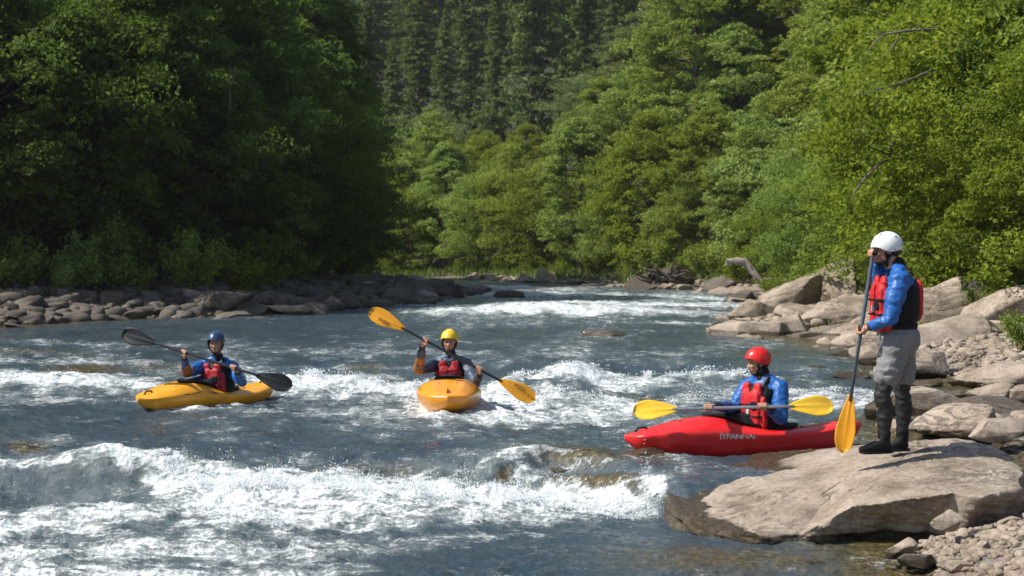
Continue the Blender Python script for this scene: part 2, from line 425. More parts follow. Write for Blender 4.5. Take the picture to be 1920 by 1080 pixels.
def make_river():
    pys = np.concatenate([np.linspace(1500, 1130, 60), np.arange(1128, 640, -1.05), np.arange(640, 500, -0.42), np.linspace(500, 487, 14)])
    ys = FPX * 2.05 / (pys - HZ)
    us = np.concatenate([np.linspace(-1.0, -0.42, 70), np.arange(-0.415, 0.415, 0.00078), np.linspace(0.42, 0.9, 60)])
    Y, U = np.meshgrid(ys, us, indexing='ij'); X = U * Y
    dl, dr = land(X, Y); d = np.maximum(dl, dr)
    Z, F, px, py, shore = water_height(X, Y)
    S = shoal_field(px, py)
    S = np.maximum(S, 0.75 * (1 - sstep(0.0, 1.3, -d)) * (Y < 40))
    ny, nx = X.shape
    idx = np.arange(ny * nx).reshape(ny, nx)
    keep = (d[:-1, :-1] < 1.6) & (d[1:, 1:] < 1.6)
    Fc = np.stack([idx[:-1, :-1], idx[:-1, 1:], idx[1:, 1:], idx[1:, :-1]], -1)[keep]
    used = np.zeros(ny * nx, bool); used[Fc.ravel()] = True
    remap = np.cumsum(used) - 1
    V = np.stack([X, Y, Z], -1).reshape(-1, 3)[used]
    k = NT('river_water')
    co = k.coord('World')
    foam = k.attr('foam'); sh = k.attr('shoal')
    cst = k.coord('World', scale=(1.0, 0.7, 1.0))
    n_a = k.noise(cst, 2.6, 10, 0.62, dist=0.9)          # ragged patches
    n_b = k.noise(cst, 24, 6, 0.65, dist=0.3)
    n_s = k.noise(k.coord('World', scale=(1.0, 4.5, 2.0)), 5.5, 8, 0.68, dist=0.5)   # strings of foam drawn out across the current
    n_c = k.noise(co, 90, 3, 0.6)
    nn = k.math('ADD', k.math('MULTIPLY', n_a, 0.42), k.math('ADD', k.math('MULTIPLY', n_s, 0.42), k.math('MULTIPLY', n_b, 0.22)))
    nn = k.math('MULTIPLY_ADD', nn, 1.45, -0.24)
    thr = k.math('SUBTRACT', 0.722, k.math('MULTIPLY', foam, 0.40))
    fm = k.math('MULTIPLY', k.math('SUBTRACT', nn, thr), 6.5, clamp=True)
    fl = k.math('MULTIPLY', k.math('SUBTRACT', k.noise(cst, 34, 4, 0.7), 0.70), 12.0, clamp=True)
    fl = k.math('MULTIPLY', fl, k.math('MULTIPLY', k.math('SUBTRACT', k.noise(cst, 0.9, 3, 0.6), 0.36), 5.0, clamp=True))
    fm = k.math('MAXIMUM', fm, k.math('MULTIPLY', fl, 0.8))
    aer = k.math('MULTIPLY', k.math('SUBTRACT', k.math('ADD', k.math('MULTIPLY', foam, 0.85), k.math('ADD', k.math('MULTIPLY', n_a, .6), k.math('MULTIPLY', n_s, .4))), 0.73), 1.9, clamp=True)   # water full of bubbles
    deep = k.ramp(k.noise(cst, 0.8, 4, 0.6), [(0.3, (0.036, 0.058, 0.076)), (0.7, (0.064, 0.088, 0.098))])
    aerc = k.ramp(k.math('ADD', k.math('MULTIPLY', n_b, .5), k.math('MULTIPLY', n_s, .5)), [(0.3, (0.13, 0.165, 0.160)), (0.5, (0.24, 0.285, 0.272)), (0.7, (0.46, 0.50, 0.485))])
    c = k.mix(aer, deep, aerc)
    shc = k.ramp(k.noise(co, 18, 6, 0.75), [(0.32, (0.022, 0.020, 0.008)), (0.5, (0.085, 0.065, 0.025)), (0.68, (0.22, 0.17, 0.09))])
    shm = k.math('MULTIPLY', k.math('SUBTRACT', k.math('ADD', sh, k.math('MULTIPLY', n_a, 0.7)), 0.55), 2.0, clamp=True)
    c = k.mix(shm, c, shc)
    c = k.mix(fm, c, k.ramp(k.math('ADD', k.math('MULTIPLY', n_s, .6), k.math('MULTIPLY', n_b, .4)), [(0.38, (0.40, 0.46, 0.465)), (0.56, (0.80, 0.825, 0.825))]))
    rough = k.mix(fm, k.mix(aer, (0.10, 0.10, 0.10), (0.22, 0.22, 0.22)), (0.75, 0.75, 0.75))
    rip = k.math('ADD', k.noise(k.coord('World', scale=(1, 1.5, 1)), 9, 6, 0.62), k.math('MULTIPLY', n_c, 0.18))
    h = k.math('ADD', rip, k.math('MULTIPLY', fm, k.math('ADD', 0.4, k.math('MULTIPLY', n_b, 0.8))))
    mat = k.done(k.bsdf(Base_Color=c, Roughness=rough, IOR=1.333, Specular_IOR_Level=k.ramp(fm, [(0, 0.5), (1, 0.12)]), Normal=k.bump(h, 0.75, 0.045)))
    me = mesh_np('river', V, remap[Fc], mat, True, {'foam': ('POINT', F.ravel()[used]), 'shoal': ('POINT', S.ravel()[used])})
    tag(obj_me('river_water', me), kind='structure')
make_river()

def make_spray():
    rng = np.random.default_rng(4)
    P = []; Rr = []
    # thrown up off the crests (band, how high, how many)
    for bi, hi, cnt in ((0, .17, 26000), (1, .07, 2500), (6, .07, 1500), (8, .08, 2200), (10, .12, 3000), (11, .10, 2500), (18, .10, 500)):
        if bi >= len(BANDS): continue
        xs, yc, hh, st = BANDS[bi]
        q = rng.uniform(max(xs[0], -60), xs[-1], cnt)
        c = np.interp(q, xs, yc); h = np.interp(q, xs, hh); s = np.interp(q, xs, st)
        # bursts along the crest
        burst = np.clip(noise2(q * 0.02, q * 0 + bi, 90) * 1.3 + 0.35 + noise2(q * 0.05, q * 0 + bi, 91) * 0.8, 0.02, 1.5)
        ok = rng.random(cnt) < s * burst
        q = q[ok]; c = c[ok]; h = h[ok]; burst = burst[ok]
        py = c - h * rng.uniform(0.1, 1.1, len(q))
        zb = -0.25 if c.mean() > 865 else 0.0
        y = FPX * (CAMZ - zb) / (py - HZ); x = (q - 960) / FPX * y
        z, F, *_ = water_height(x, y, False)
        kp = F > 0.5; x, y, z, burst, q = x[kp], y[kp], z[kp], burst[kp], q[kp]
        up = hi * burst * rng.exponential(0.42, len(q))
        P.append(np.stack([x, y, z + np.minimum(up, hi * 1.6)], -1)); Rr.append((0.0016 + 0.0045 * rng.random(len(q)) ** 3) * (y / 13) ** 0.6)
    # jets torn off the crest of the near breaker
    for j in range(150):
        bi = 0 if j < 95 else (10, 11, 8)[j % 3]
        xs, yc, hh, st = BANDS[bi]; q = rng.uniform(max(xs[0], -60), xs[-1] - 30); c = np.interp(q, xs, yc); h = np.interp(q, xs, hh)
        zb = -0.2 if bi == 0 else 0.0; y0 = FPX * (CAMZ - zb) / (c - h * .35 - HZ); x0 = (q - 960) / FPX * y0
        z0, F0, *_ = water_height(np.array([x0]), np.array([y0]), False)
        if F0[0] < .45: continue
        m = int(rng.uniform(60, 260)); hj = rng.uniform(.04, .20) * (1.0 if bi == 0 else .7); t = rng.random(m) ** .8
        dx = rng.normal(0, .10); sp = rng.uniform(.03, .12)
        P.append(np.stack([x0 + dx * t + rng.normal(0, sp, m) * (.5 + t), y0 - .12 * t + rng.normal(0, .06, m), z0[0] + hj * (1 - (1 - t) ** 2) * rng.uniform(.5, 1.1, m)], -1)); Rr.append((0.0018 + 0.006 * rng.random(m) ** 3) * (y0 / 13) ** .6)
    P = np.concatenate(P); Rr = np.concatenate(Rr)
    n = len(P)
    base = np.array([[1, 0, 0], [-1, 0, 0], [0, 1, 0], [0, -1, 0], [0, 0, 1.3], [0, 0, -1.3]])
    f = np.array([[0, 2, 4], [2, 1, 4], [1, 3, 4], [3, 0, 4], [2, 0, 5], [1, 2, 5], [3, 1, 5], [0, 3, 5]])
    V = (P[:, None, :] + base[None] * Rr[:, None, None] * rng.uniform(0.7, 1.5, (n, 1, 3))).reshape(-1, 3)
    Fc = (f[None] + (np.arange(n) * 6)[:, None, None]).reshape(-1, 3)
    k = NT('spray_drops')
    mat = k.done(k.bsdf(Base_Color=(0.86, 0.89, 0.90), Roughness=0.35, Specular_IOR_Level=0.5))
    o = obj_me('spray', mesh_np('spray', V, Fc, mat, True))
    tag(o, 'white droplets of spray thrown up off the wave crests', 'spray', kind='stuff')
make_spray()
# ------------------------------------------------------------------ rocks
def _ico(sub):
    bm = bmesh.new(); bmesh.ops.create_icosphere(bm, subdivisions=sub, radius=1.0)
    V = np.array([v.co[:] for v in bm.verts]); F = np.array([[v.index for v in f.verts] for f in bm.faces]); bm.free()
    return V, F
ICO = {s: _ico(s) for s in (2, 3, 4, 5, 6)}

def rock_material(name, tint=(1, 1, 1), wet=0.0):
    k = NT(name)
    co = k.coord('World')
    n1 = k.noise(co, 2.2, 8, 0.62); n2 = k.noise(co, 22, 6, 0.7); n3 = k.noise(k.coord('World', scale=(1, 1, 3.2), rot=(0.25, 0.35, 0)), 3.0, 7, 0.65, dist=0.8)
    t = lambda c: tuple(a * b for a, b in zip(c, tint))
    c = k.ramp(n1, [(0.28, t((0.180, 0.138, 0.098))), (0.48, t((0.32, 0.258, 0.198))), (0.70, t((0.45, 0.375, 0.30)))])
    c = k.mix(0.45, c, k.ramp(n2, [(0.3, (0.16, 0.13, 0.11)), (0.5, (0.5, 0.5, 0.5)), (0.7, (0.85, 0.84, 0.82))]), 'OVERLAY')
    crack = k.ramp(n3, [(0.455, 1.0), (0.492, 0.0), (0.508, 0.0), (0.545, 1.0)])
    crm = k.math('MULTIPLY', k.math('SUBTRACT', 1.0, crack), k.math('MULTIPLY', k.math('SUBTRACT', k.noise(co, 1.3, 3), 0.46), 5.0, clamp=True))
    c = k.mix(k.math('MULTIPLY', crm, 0.55), c, t((0.10, 0.075, 0.058)))
    # lichen and water stain
    st = k.math('MULTIPLY', k.math('SUBTRACT', k.noise(co, 5.5, 6, 0.7), 0.58), 7.0, clamp=True)
    c = k.mix(k.math('MULTIPLY', st, 0.4), c, t((0.13, 0.10, 0.078)))
    z = k.n('ShaderNodeSeparateXYZ', ins={'Vector': co}).outputs['Z']
    wl = k.attr('wet')
    wm = k.math('MULTIPLY', k.math('ADD', k.math('SUBTRACT', wl, 0.5), k.math('MULTIPLY', k.math('SUBTRACT', n1, 0.5), 1.6)), 4.0, clamp=True)
    if wet: wm = k.math('MAXIMUM', wm, wet)
    wc = k.ramp(n2, [(0.3, (0.028, 0.022, 0.014)), (0.7, (0.115, 0.085, 0.048))])
    c = k.mix(wm, c, wc)
    rough = k.ramp(wm, [(0, 0.86), (1, 0.12)])
    h = k.math('ADD', k.math('MULTIPLY', n2, 0.5), k.math('MULTIPLY', k.noise(co, 75, 4, 0.7), 0.3))
    h = k.math('SUBTRACT', h, k.math('MULTIPLY', crm, 0.55))
    return k.done(k.bsdf(Base_Color=c, Roughness=rough, Normal=k.bump(h, 0.75, 0.035), Specular_IOR_Level=0.35))
M_ROCK = rock_material('pale_granite')
M_ROCKD = rock_material('brown_grey_shade_tinted_stone', (0.36, 0.37, 0.38))  # brown grey stone, made darker so left bank stones carry the trees' shade
M_ROCKW = rock_material('wet_dark_stone', (0.5, 0.46, 0.42), 0.85)
M_MOSS = rock_material('mossy_wet_stone', (0.62, 0.50, 0.27), 0.45)

def rock_shape(dims, seed, sub=4, cuts=9, rough=0.10, strata=0.0, flat=0.0):
    rng = np.random.default_rng(seed)
    V, F = ICO[sub]; V = V.copy()
    V = np.sign(V) * np.abs(V) ** (0.58 if cuts <= 7 else 0.72)                    # slightly blocky
    for i in range(cuts):
        n = rng.normal(size=3); n /= np.linalg.norm(n)
        d = rng.uniform(0.42, 0.80)
        dd = V @ n - d
        V = V - np.where(dd > 0, dd * 0.93, 0)[:, None] * n
    if flat:
        V[:, 2] = np.where(V[:, 2] > 1 - flat, 1 - flat + (V[:, 2] - 1 + flat) * 0.15, V[:, 2])
    V = (V - (V.max(0) + V.min(0)) / 2) / ((V.max(0) - V.min(0)) / 2)
    N = V / np.maximum(np.linalg.norm(V, axis=1), 1e-6)[:, None]
    dims = np.array(dims)
    s = max(dims)
    P = V * dims
    q = P / s
    disp = fbm3(q * 1.6 + seed, 4, seed) * rough + (fbm3(q * 4.5 + seed, 5, seed + 3, 0.55, True) - 0.3) * rough * 0.42
    P = P + N * (disp * min(dims) * 1.1)[:, None]
    if strata:
        tz = q @ np.array([0.25, 0.1, 1.0]) * 7 + fbm3(q * 2, 3, seed + 9) * 1.2
        st = np.abs((tz % 1) - 0.5)
        P = P + N * (sstep(0.0, 0.16, st) - 1)[:, None] * strata * 1.8 * min(dims)
    return P, F

def put_rock(name, P, F, mat, loc, rz, tilt=(0, 0), label=None, group=None, cat='boulder', wl=None, wetw=0.12):
    M = (Matrix.Rotation(rz, 3, 'Z') @ Euler((tilt[0], tilt[1], 0)).to_matrix())
    Pw = P @ np.array(M).T
    wz = wl if wl is not None else 0.0
    me = mesh_np(name, Pw, F, mat, True)
    zz = Pw[:, 2] + loc[2]
    wb = water_base(np.full(len(zz), loc[0]), np.full(len(zz), loc[1])) if wl is None else np.full(len(zz), wl)
    wet = 1 - sstep(wb + wetw * 0.3, wb + wetw * 1.6, zz)
    at = me.attributes.new('wet', 'FLOAT', 'POINT'); at.data.foreach_set('value', wet.astype(np.float32))
    o = obj_me(name, me, None, loc)
    return tag(o, label, cat, group)

def rock_px(px, pyb, w, h, z, seed, label, mat=None, depth=0.8, sink=0.25, rz=0.0, tilt=(0, 0), sub=5, group=None, name='boulder', cat='boulder', cuts=9, rough=0.10, strata=0.0, flat=0.0, d=None, wetw=0.12):
    """rock whose foot is seen at row pyb on ground of height z, w x h pixels large"""
    if d is None: d = FPX * (CAMZ - z) / (pyb - HZ)
    sx = w / FPX * d / 2; H = h / FPX * d
    sz = H * (1 + sink) / 2 * 1.06
    sy = sx * depth
    d2 = d + sy * 0.75
    x = (px - 960) / FPX * d2
    P, F = rock_shape((sx * 1.08, sy, sz), seed, sub, cuts, rough, strata, flat)
    return put_rock(name, P, F, mat or M_ROCK, (x, d2, z + H - sz * 0.97), rz, tilt, label, group, cat, wetw=wetw)

# ---- the big flat slab the standing man is on
def make_slab():
    # outline of the top surface, round from the upstream left end; (px, py, z)
    top = [(1545, 842, .09), (1420, 852, .00), (1330, 868, -.05), (1275, 892, -.08), (1252, 918, -.12), (1256, 944, -.18), (1296, 976, -.22), (1362, 996, -.23), (1440, 1004, -.23), (1500, 1003, -.24), (1555, 975, -.12), (1600, 948, -.01),
           (1680, 935, .05), (1735, 932, .07), (1790, 925, .09), (1835, 935, .08), (1880, 925, .08), (1915, 900, .10), (1905, 872, .15), (1860, 838, .24), (1800, 826, .27), (1720, 829, .24), (1640, 835, .18)]
    pts = np.array([at_z(*t)[:] for t in top])
    c = pts[:, :2].mean(0)
    ang = np.arctan2(pts[:, 1] - c[1], pts[:, 0] - c[0]); o = np.argsort(ang)
    ang = ang[o]; rad = np.hypot(pts[:, 0] - c[0], pts[:, 1] - c[1])[o]; zt = pts[o, 2]
    nt_, nr, ns = 520, 110, 64
    th = np.linspace(-PI, PI, nt_, endpoint=False)
    ra = np.interp(th, np.concatenate([ang - 2 * PI, ang, ang + 2 * PI]), np.tile(rad, 3))
    ze = np.interp(th, np.concatenate([ang - 2 * PI, ang, ang + 2 * PI]), np.tile(zt, 3))
    ra = ra * (1 + 0.025 * noise2(np.cos(th) * 6 + 9, np.sin(th) * 6, 3) + 0.012 * noise2(np.cos(th) * 22, np.sin(th) * 22, 4))
    from_plane = np.linalg.lstsq(np.c_[pts[:, 0], pts[:, 1], np.ones(len(pts))], pts[:, 2], rcond=None)[0]
    rfront = np.exp(-((th + 1.25) / 0.75) ** 2)
    rows = []
    for i in range(nr + 1):
        r = (i / nr) ** 0.8
        x = c[0] + ra * r * np.cos(th); y = c[1] + ra * r * np.sin(th)
        pl = from_plane[0] * x + from_plane[1] * y + from_plane[2]
        w_ = r ** 2
        z = pl * (1 - w_) + ze * w_ + 0.028 * (1 - r ** 3)
        rows.append(np.stack([x, y, z], -1))
    # side walls, undercut towards the water
    last = rows[-1]
    und = np.interp(np.sin(th), [-1, -0.3, 0.4, 1], [0.16, 0.10, -0.05, -0.1])
    for j in range(1, ns + 1):
        t = j / ns
        bulge = 0.05 * math.sin(t * PI) * (1 - rfront) - (und + 0.42 * rfront) * t ** 0.8 + 0.035 * (1 - (1 - min(1, t * 6)) ** 2)
        x = last[:, 0] + np.cos(th) * bulge; y = last[:, 1] + np.sin(th) * bulge
        z = last[:, 2] - 0.75 * t * (1 - 0.25 * (1 - t)) - 0.012 * min(1, t * 6)
        rows.append(np.stack([x, y, z], -1))
    V = np.concatenate(rows)
    nrow = len(rows)
    idx = np.arange(nrow * nt_).reshape(nrow, nt_); nx_ = np.roll(idx, -1, axis=1)
    F = np.stack([idx[:-1], nx_[:-1], nx_[1:], idx[1:]], -1)[::1].reshape(-1, 4)[:, ::-1]
    # relief
    x, y, z = V[:, 0], V[:, 1], V[:, 2]
    side = np.zeros(len(V)); side[(nr + 1) * nt_:] = 1
    u_ = x * 0.80 + y * 0.6; v_ = -x * 0.6 + y * 0.8           # bedding runs obliquely
    rel = 0.030 * fbm2(x * 1.2, y * 1.6, 4, 301) + 0.012 * fbm2(u_ * 2.2, v_ * 9, 4, 302, ridged=True) + 0.005 * fbm2(x * 22, y * 22, 4, 303)
    cr = fbm2(u_ * 1.1, v_ * 4.2, 4, 305); crack = np.exp(-(cr / 0.018) ** 2) * sstep(0.0, 0.35, noise2(x * 1.1, y * 1.1, 306) + 0.12)
    pits = sstep(0.42, 0.62, fbm2(x * 5, y * 8, 3, 309)) * 0.022
    z = z + (rel - 0.020 * crack - pits) * (1 - side)
    # blocky ledges on the wall facing the camera
    rr = np.maximum(np.hypot(x - c[0], y - c[1]), 1e-4); cx_, sx_ = (x - c[0]) / rr, (y - c[1]) / rr
    led = fbm2(x * 2.2 + z * 1.5, z * 6 + x * 1.2, 4, 307) * 0.085 + (fbm2(x * 5, z * 15 + x * 3, 4, 308, ridged=True) - .3) * 0.035
    led = led * side
    x = x + cx_ * led; y = y + sx_ * led
    V = np.stack([x, y, z], -1)
    wb = np.where(y < 12.3, -0.30, -0.02)
    left = 1 - sstep(1.35, 2.05, x + 0.25 * noise2(x * 3, y * 3, 310)) # the end the river washes over
    wet = 1 - sstep(0.03, 0.10, z - wb)
    xl = np.interp(y, [10.6, 10.83, 11.23, 11.85, 12.7, 13.0], [2.0, 1.82, 1.56, 1.59, 2.26, 2.9])
    wet = np.maximum(wet * ((z < 0.02) | (x < 2.6)), 1 - sstep(-0.06, 0.10, x - xl + 0.16 * fbm2(x * 4, y * 4, 3, 311)))
    me = mesh_np('slab_rock', V, F, M_ROCK, True, {'wet': ('POINT', wet)})
    o = obj_me('slab_rock', me)
    tag(o, 'big flat pale slab of rock that the standing man in the white helmet stands on', 'boulder')
    return o
SLAB = make_slab()

# ---- boulders one can point to
RK = [
 # px, foot row, w, h, z, seed, label, kwargs
 (1545, 583, 150, 84, .10, 11, 'largest boulder of the right bank, slanting up to the right over a dark hollow', dict(tilt=(0.1, -0.35), depth=.9, cuts=6, strata=.05, rough=.07)),
 (1490, 570, 130, 62, .12, 12, 'pale slanting boulder just left of and behind the largest boulder', dict(tilt=(0, -0.34), cuts=6, strata=.04, rough=.06, d=40)),
 (1420, 603, 105, 42, .08, 13, 'rounded boulder at the water edge left of the largest boulder', dict(cuts=8)),
 (1500, 606, 90, 36, .10, 14, 'rounded boulder in front of the largest boulder', dict()),
 (1410, 636, 160, 32, .05, 15, 'long low slab pointing out into the river from the right bank', dict(flat=.5, depth=.5)),
 (1485, 632, 60, 38, .08, 16, 'small pointed boulder behind the long low slab', dict(tilt=(0, -.3))),
 (1555, 622, 120, 52, .16, 17, 'brown slanting boulder below the largest boulder', dict(tilt=(0, -.25), strata=.04)),
 (1590, 598, 110, 40, .35, 18, 'flat topped boulder at the right foot of the largest boulder', dict(tilt=(0, -.2), flat=.4)),
 (1610, 540, 110, 46, .6, 19, 'pale boulder between the largest boulder and the paddle shaft', dict(tilt=(0, -.2))),
 (1520, 640, 46, 18, .05, 20, 'small rounded stone at the end of the long low slab', dict(sub=4)),
 (1585, 640, 110, 30, .08, 21, 'low stone at the water edge left of the paddle shaft', dict(strata=.04)),
 (1625, 666, 130, 48, .05, 22, 'stone with a slanting ridge behind the standing man hand', dict(tilt=(0, -.25), strata=.05)),
 (1590, 676, 90, 20, .03, 23, 'low dark edged stone in the shallows left of the paddle shaft', dict(strata=.03, mat=M_ROCKD)),
 (1645, 690, 100, 44, .05, 24, 'flat pale stone beside the standing man hip', dict(flat=.3)),
 (1760, 630, 170, 96, .15, 25, 'boulder with a slanting top and shaded face right behind the red life vest', dict(tilt=(0, -.25), strata=.05, cuts=7)),
 (1815, 590, 70, 62, .55, 26, 'dark pyramid shaped boulder between the two slanting boulders at the right', dict(tilt=(0, .1), mat=M_ROCKD, cuts=7)),
 (1868, 628, 150, 78, .30, 27, 'large square boulder with a flat slanting top at the right edge', dict(tilt=(.05, -.28), cuts=6, rough=.05)),
 (1768, 652, 160, 52, .18, 28, 'smooth pale boulder lying under the slanting boulders on the right', dict(tilt=(0, -.15), cuts=7, rough=.06)),
 (1700, 600, 120, 50, .35, 80, 'angular boulder close behind the red life vest', dict(tilt=(0, -.3), cuts=6, strata=.05)),
 (1800, 655, 190, 30, .12, 81, 'broad low ledge of rock at the top of the cobble bar', dict(flat=.5, strata=.06, cuts=7)),
 (1650, 628, 110, 44, .2, 82, 'slanting slab just right of the paddle shaft, behind the standing man', dict(tilt=(0, -.3), cuts=6, strata=.05)),
 (1905, 632, 90, 30, .35, 29, 'rounded stone at the right edge under the square boulder', dict()),
 (1748, 782, 112, 50, .0, 30, 'round split boulder standing in the inlet right of the standing man', dict(cuts=7, rough=.07, depth=.9)),
 (1765, 808, 100, 30, .02, 31, 'low rock in front of the round split boulder', dict(flat=.4)),
 (1790, 818, 150, 50, .08, 32, 'knobbly pale rock leaning against the back of the flat slab', dict(strata=.06, rough=.14, tilt=(0, -.15))),
 (1868, 822, 110, 30, .16, 33, 'low pale rock on the gravel behind the flat slab', dict(flat=.3)),
 (1720, 708, 110, 46, .02, 34, 'rock with a dark wet foot at the near side of the upper gravel bar', dict(flat=.3)),
 (1730, 727, 70, 14, -.01, 35, 'flat black wet rock in the inlet behind the standing man', dict(mat=M_ROCKW, sub=4)),
 (1870, 724, 150, 40, .05, 36, 'pale ridged rock at the end of the upper gravel bar', dict(strata=.06, tilt=(0, -.12))),
 (1805, 750, 70, 18, .0, 37, 'small mossy stone in the middle of the inlet', dict(mat=M_ROCKD, sub=4)),
 (1865, 755, 90, 34, .02, 38, 'pale rounded boulder in the inlet, left one of a pair', dict()),
 (1915, 757, 60, 38, .02, 39, 'pale rounded boulder in the inlet at the right edge', dict()),
 (1872, 796, 170, 46, .03, 40, 'long brown rock with a dark hollow right of the round split boulder', dict(mat=M_ROCKD, strata=.05)),
 (1660, 795, 80, 50, -.02, 41, 'dark wet rock between the red kayak stern and the standing man legs', dict(mat=M_ROCKW)),
 (1528, 702, 40, 16, -.01, 42, 'black wet rock in the water behind the red helmeted paddler', dict(mat=M_ROCKW, sub=4)),
 (1592, 712, 70, 14, -.01, 43, 'flat black wet rock left of the paddle shaft', dict(mat=M_ROCKW, sub=4)),
 (1770, 990, 60, 30, -.06, 44, 'small pale block standing on the gravel in front of the slab', dict(cuts=10, sub=5)),
 (1690, 1045, 60, 26, -.22, 45, 'pale pointed stone at the edge of the near gravel', dict(tilt=(0, -.4))),
 (1790, 1075, 60, 20, -.22, 46, 'stone half buried in the near gravel', dict()),
 (1720, 1062, 80, 22, -.24, 47, 'low stone at the waterline of the near gravel', dict(mat=M_ROCKD)),
 (1530, 1062, 30, 12, -.31, 48, 'small wet stone in the near shallows', dict(mat=M_ROCKW, sub=4)),
 # islets in the river
 (1138, 633, 88, 12, .10, 50, 'flat brown rock alone in mid river', dict(sub=5, mat=M_ROCKD, flat=.4)),
 (955, 560, 60, 14, .10, 51, 'small dark rock in the water upstream of the yellow helmeted paddler', dict(sub=4, mat=M_ROCKD)),
 (885, 548, 70, 16, .10, 52, 'dark flat rock off the tip of the left bank', dict(sub=4, mat=M_ROCKW)),
 (1076, 874, 120, 6, -.08, 53, 'brown ledge rock with water sliding over it in the middle of the rapid', dict(mat=M_MOSS, sink=2.2, depth=.8, cuts=12, rough=.16)),
 (1215, 858, 70, 16, -.02, 54, 'wet brown rock under the bow of the red kayak', dict(mat=M_MOSS, sink=.9)),
 (50, 852, 80, 18, -.05, 57, 'brown rock behind the spray at the left edge', dict(mat=M_ROCKW, sink=.9)),
 # left bank
 (350, 583, 90, 40, .18, 60, 'pale sunlit block on the left bank above the waterline rocks', dict(flat=.2)),
 (450, 593, 100, 34, .1, 61, 'dark square boulder at the left waterline behind the blue helmeted paddler', dict(mat=M_ROCKD)),
 (405, 590, 60, 30, .12, 62, 'pale broken stone on the left bank beside the dark square boulder', dict()),
 (538, 592, 84, 18, .1, 63, 'flat pale stone at the left waterline right of the dark square boulder', dict(flat=.3)),
 (622, 582, 46, 28, .1, 64, 'egg shaped pale boulder at the left waterline near the spit', dict()),
 (585, 572, 60, 22, .14, 65, 'grey boulder behind the egg shaped boulder', dict(mat=M_ROCKD)),
 (790, 573, 60, 14, .1, 66, 'brown flat stone off the left spit above the raised orange blade', dict(mat=M_ROCKD, sub=4)),
 (735, 560, 40, 12, .1, 67, 'small round stone on the left spit', dict(sub=4)),
 # far shore
 (1245, 543, 130, 44, .12, 70, 'large dark brown boulder at the far shore under the pale log', dict(mat=M_ROCKW, d=69, rough=.15)),
 (1020, 531, 34, 30, .12, 71, 'pointed boulder on the far shore in mid frame', dict(tilt=(0, -.5))),
 (985, 530, 40, 18, .12, 72, 'rounded boulder on the far shore left of the pointed one', dict()),
 (1350, 540, 70, 26, .14, 73, 'dark boulder on the far shore left of the leaning pale log', dict(mat=M_ROCKD, d=64)),
 (1405, 556, 80, 18, .10, 74, 'low flat boulder at the far shore where the river meets the right bank', dict(flat=.3)),
 (1435, 549, 60, 22, .2, 75, 'brown boulder at the foot of the leaning pale log', dict(mat=M_ROCKD, d=58)),
]
for px, pyb, w_, h_, z_, sd, lab, kw in RK:
    rock_px(px, pyb, w_, h_, z_, sd, lab, **kw)

# ---- shore stones by the hundred: four rock meshes copied with their own size and turn
def wet_attr(me, v=0.0):
    at = me.attributes.new('wet', 'FLOAT', 'POINT'); at.data.foreach_set('value', np.full(len(me.vertices), v, dtype=np.float32))
proto_rocks = {}
for mname, mat in (('p', M_ROCK), ('d', M_ROCKD)):
    proto_rocks[mname] = []
    for s in range(5):
        P, F = rock_shape((1, .8, .55), 400 + s, 4, 9, .12)
        me = mesh_np('shore_stone', P, F, mat, True); wet_attr(me); proto_rocks[mname].append(me)

def scatter_rocks(seed, n, shore, lo, hi, ypx, size, group, labels, palette, xlim=None):
    """stones along a shoreline; n tried"""
    rng = np.random.default_rng(seed); made = []
    pl = np.array(shore); seg = np.hypot(*(pl[1:] - pl[:-1]).T); cum = np.concatenate([[0], np.cumsum(seg)])
    for i in range(n):
        t = rng.uniform(0, cum[-1]); j = min(np.searchsorted(cum, t) - 1, len(seg) - 1); j = max(j, 0)
        a, b = pl[j], pl[j + 1]; u = (t - cum[j]) / seg[j]
        p = a + (b - a) * u; nrm = np.array([-(b - a)[1], (b - a)[0]]) / seg[j]
        off = rng.uniform(lo, hi)
        p = p + nrm * off
        s = size[0] * (size[1] / size[0]) ** (rng.random() ** 1.6)
        if any((p[0] - q[0]) ** 2 + (p[1] - q[1]) ** 2 < (0.75 * (s + q[2])) ** 2 for q in made): continue
        px = 960 + FPX * p[0] / p[1]
        if not (ypx[0] < px < ypx[1]): continue
        z = float(ground_z(np.array([p[0]]), np.array([p[1]]))[0])
        made.append((p[0], p[1], s))
        me = proto_rocks[palette[rng.integers(len(palette))]][rng.integers(5)]
        o = obj_me('shore_stone', me, None, (p[0], p[1], z + s * 0.12))
        o.scale = (s, s * rng.uniform(.7, 1.1), s * rng.uniform(.55, 1.0)); o.rotation_euler = (rng.uniform(-.3, .3), rng.uniform(-.3, .3), rng.uniform(0, 6.28))
        tag(o, labels, 'stone', group)
    return made
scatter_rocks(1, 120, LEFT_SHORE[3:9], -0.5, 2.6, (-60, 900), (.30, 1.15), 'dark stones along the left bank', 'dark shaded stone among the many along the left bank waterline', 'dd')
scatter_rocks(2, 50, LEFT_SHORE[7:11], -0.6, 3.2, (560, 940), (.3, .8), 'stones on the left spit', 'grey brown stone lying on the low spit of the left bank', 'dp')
scatter_rocks(3, 120, RIGHT_SHORE[16:23][::-1], -1.9, 0.6, (640, 1460), (.3, .9), 'stones along the far shore', 'pale brown stone of the line along the far shore below the trees', 'ppd')
scatter_rocks(4, 110, RIGHT_SHORE[11:18][::-1], -2.6, 0.1, (1340, 1990), (.16, .48), 'loose stones of the right bank', 'loose pale stone between the boulders of the right bank', 'pp')
scatter_rocks(5, 50, [(4.2, 13.2), (4.4, 15.2), (5.4, 17.0), (7.5, 17.2)], -1.4, 0.5, (1600, 1990), (.10, .3), 'stones around the inlet', 'stone lying in or beside the small inlet behind the flat slab', 'pd')
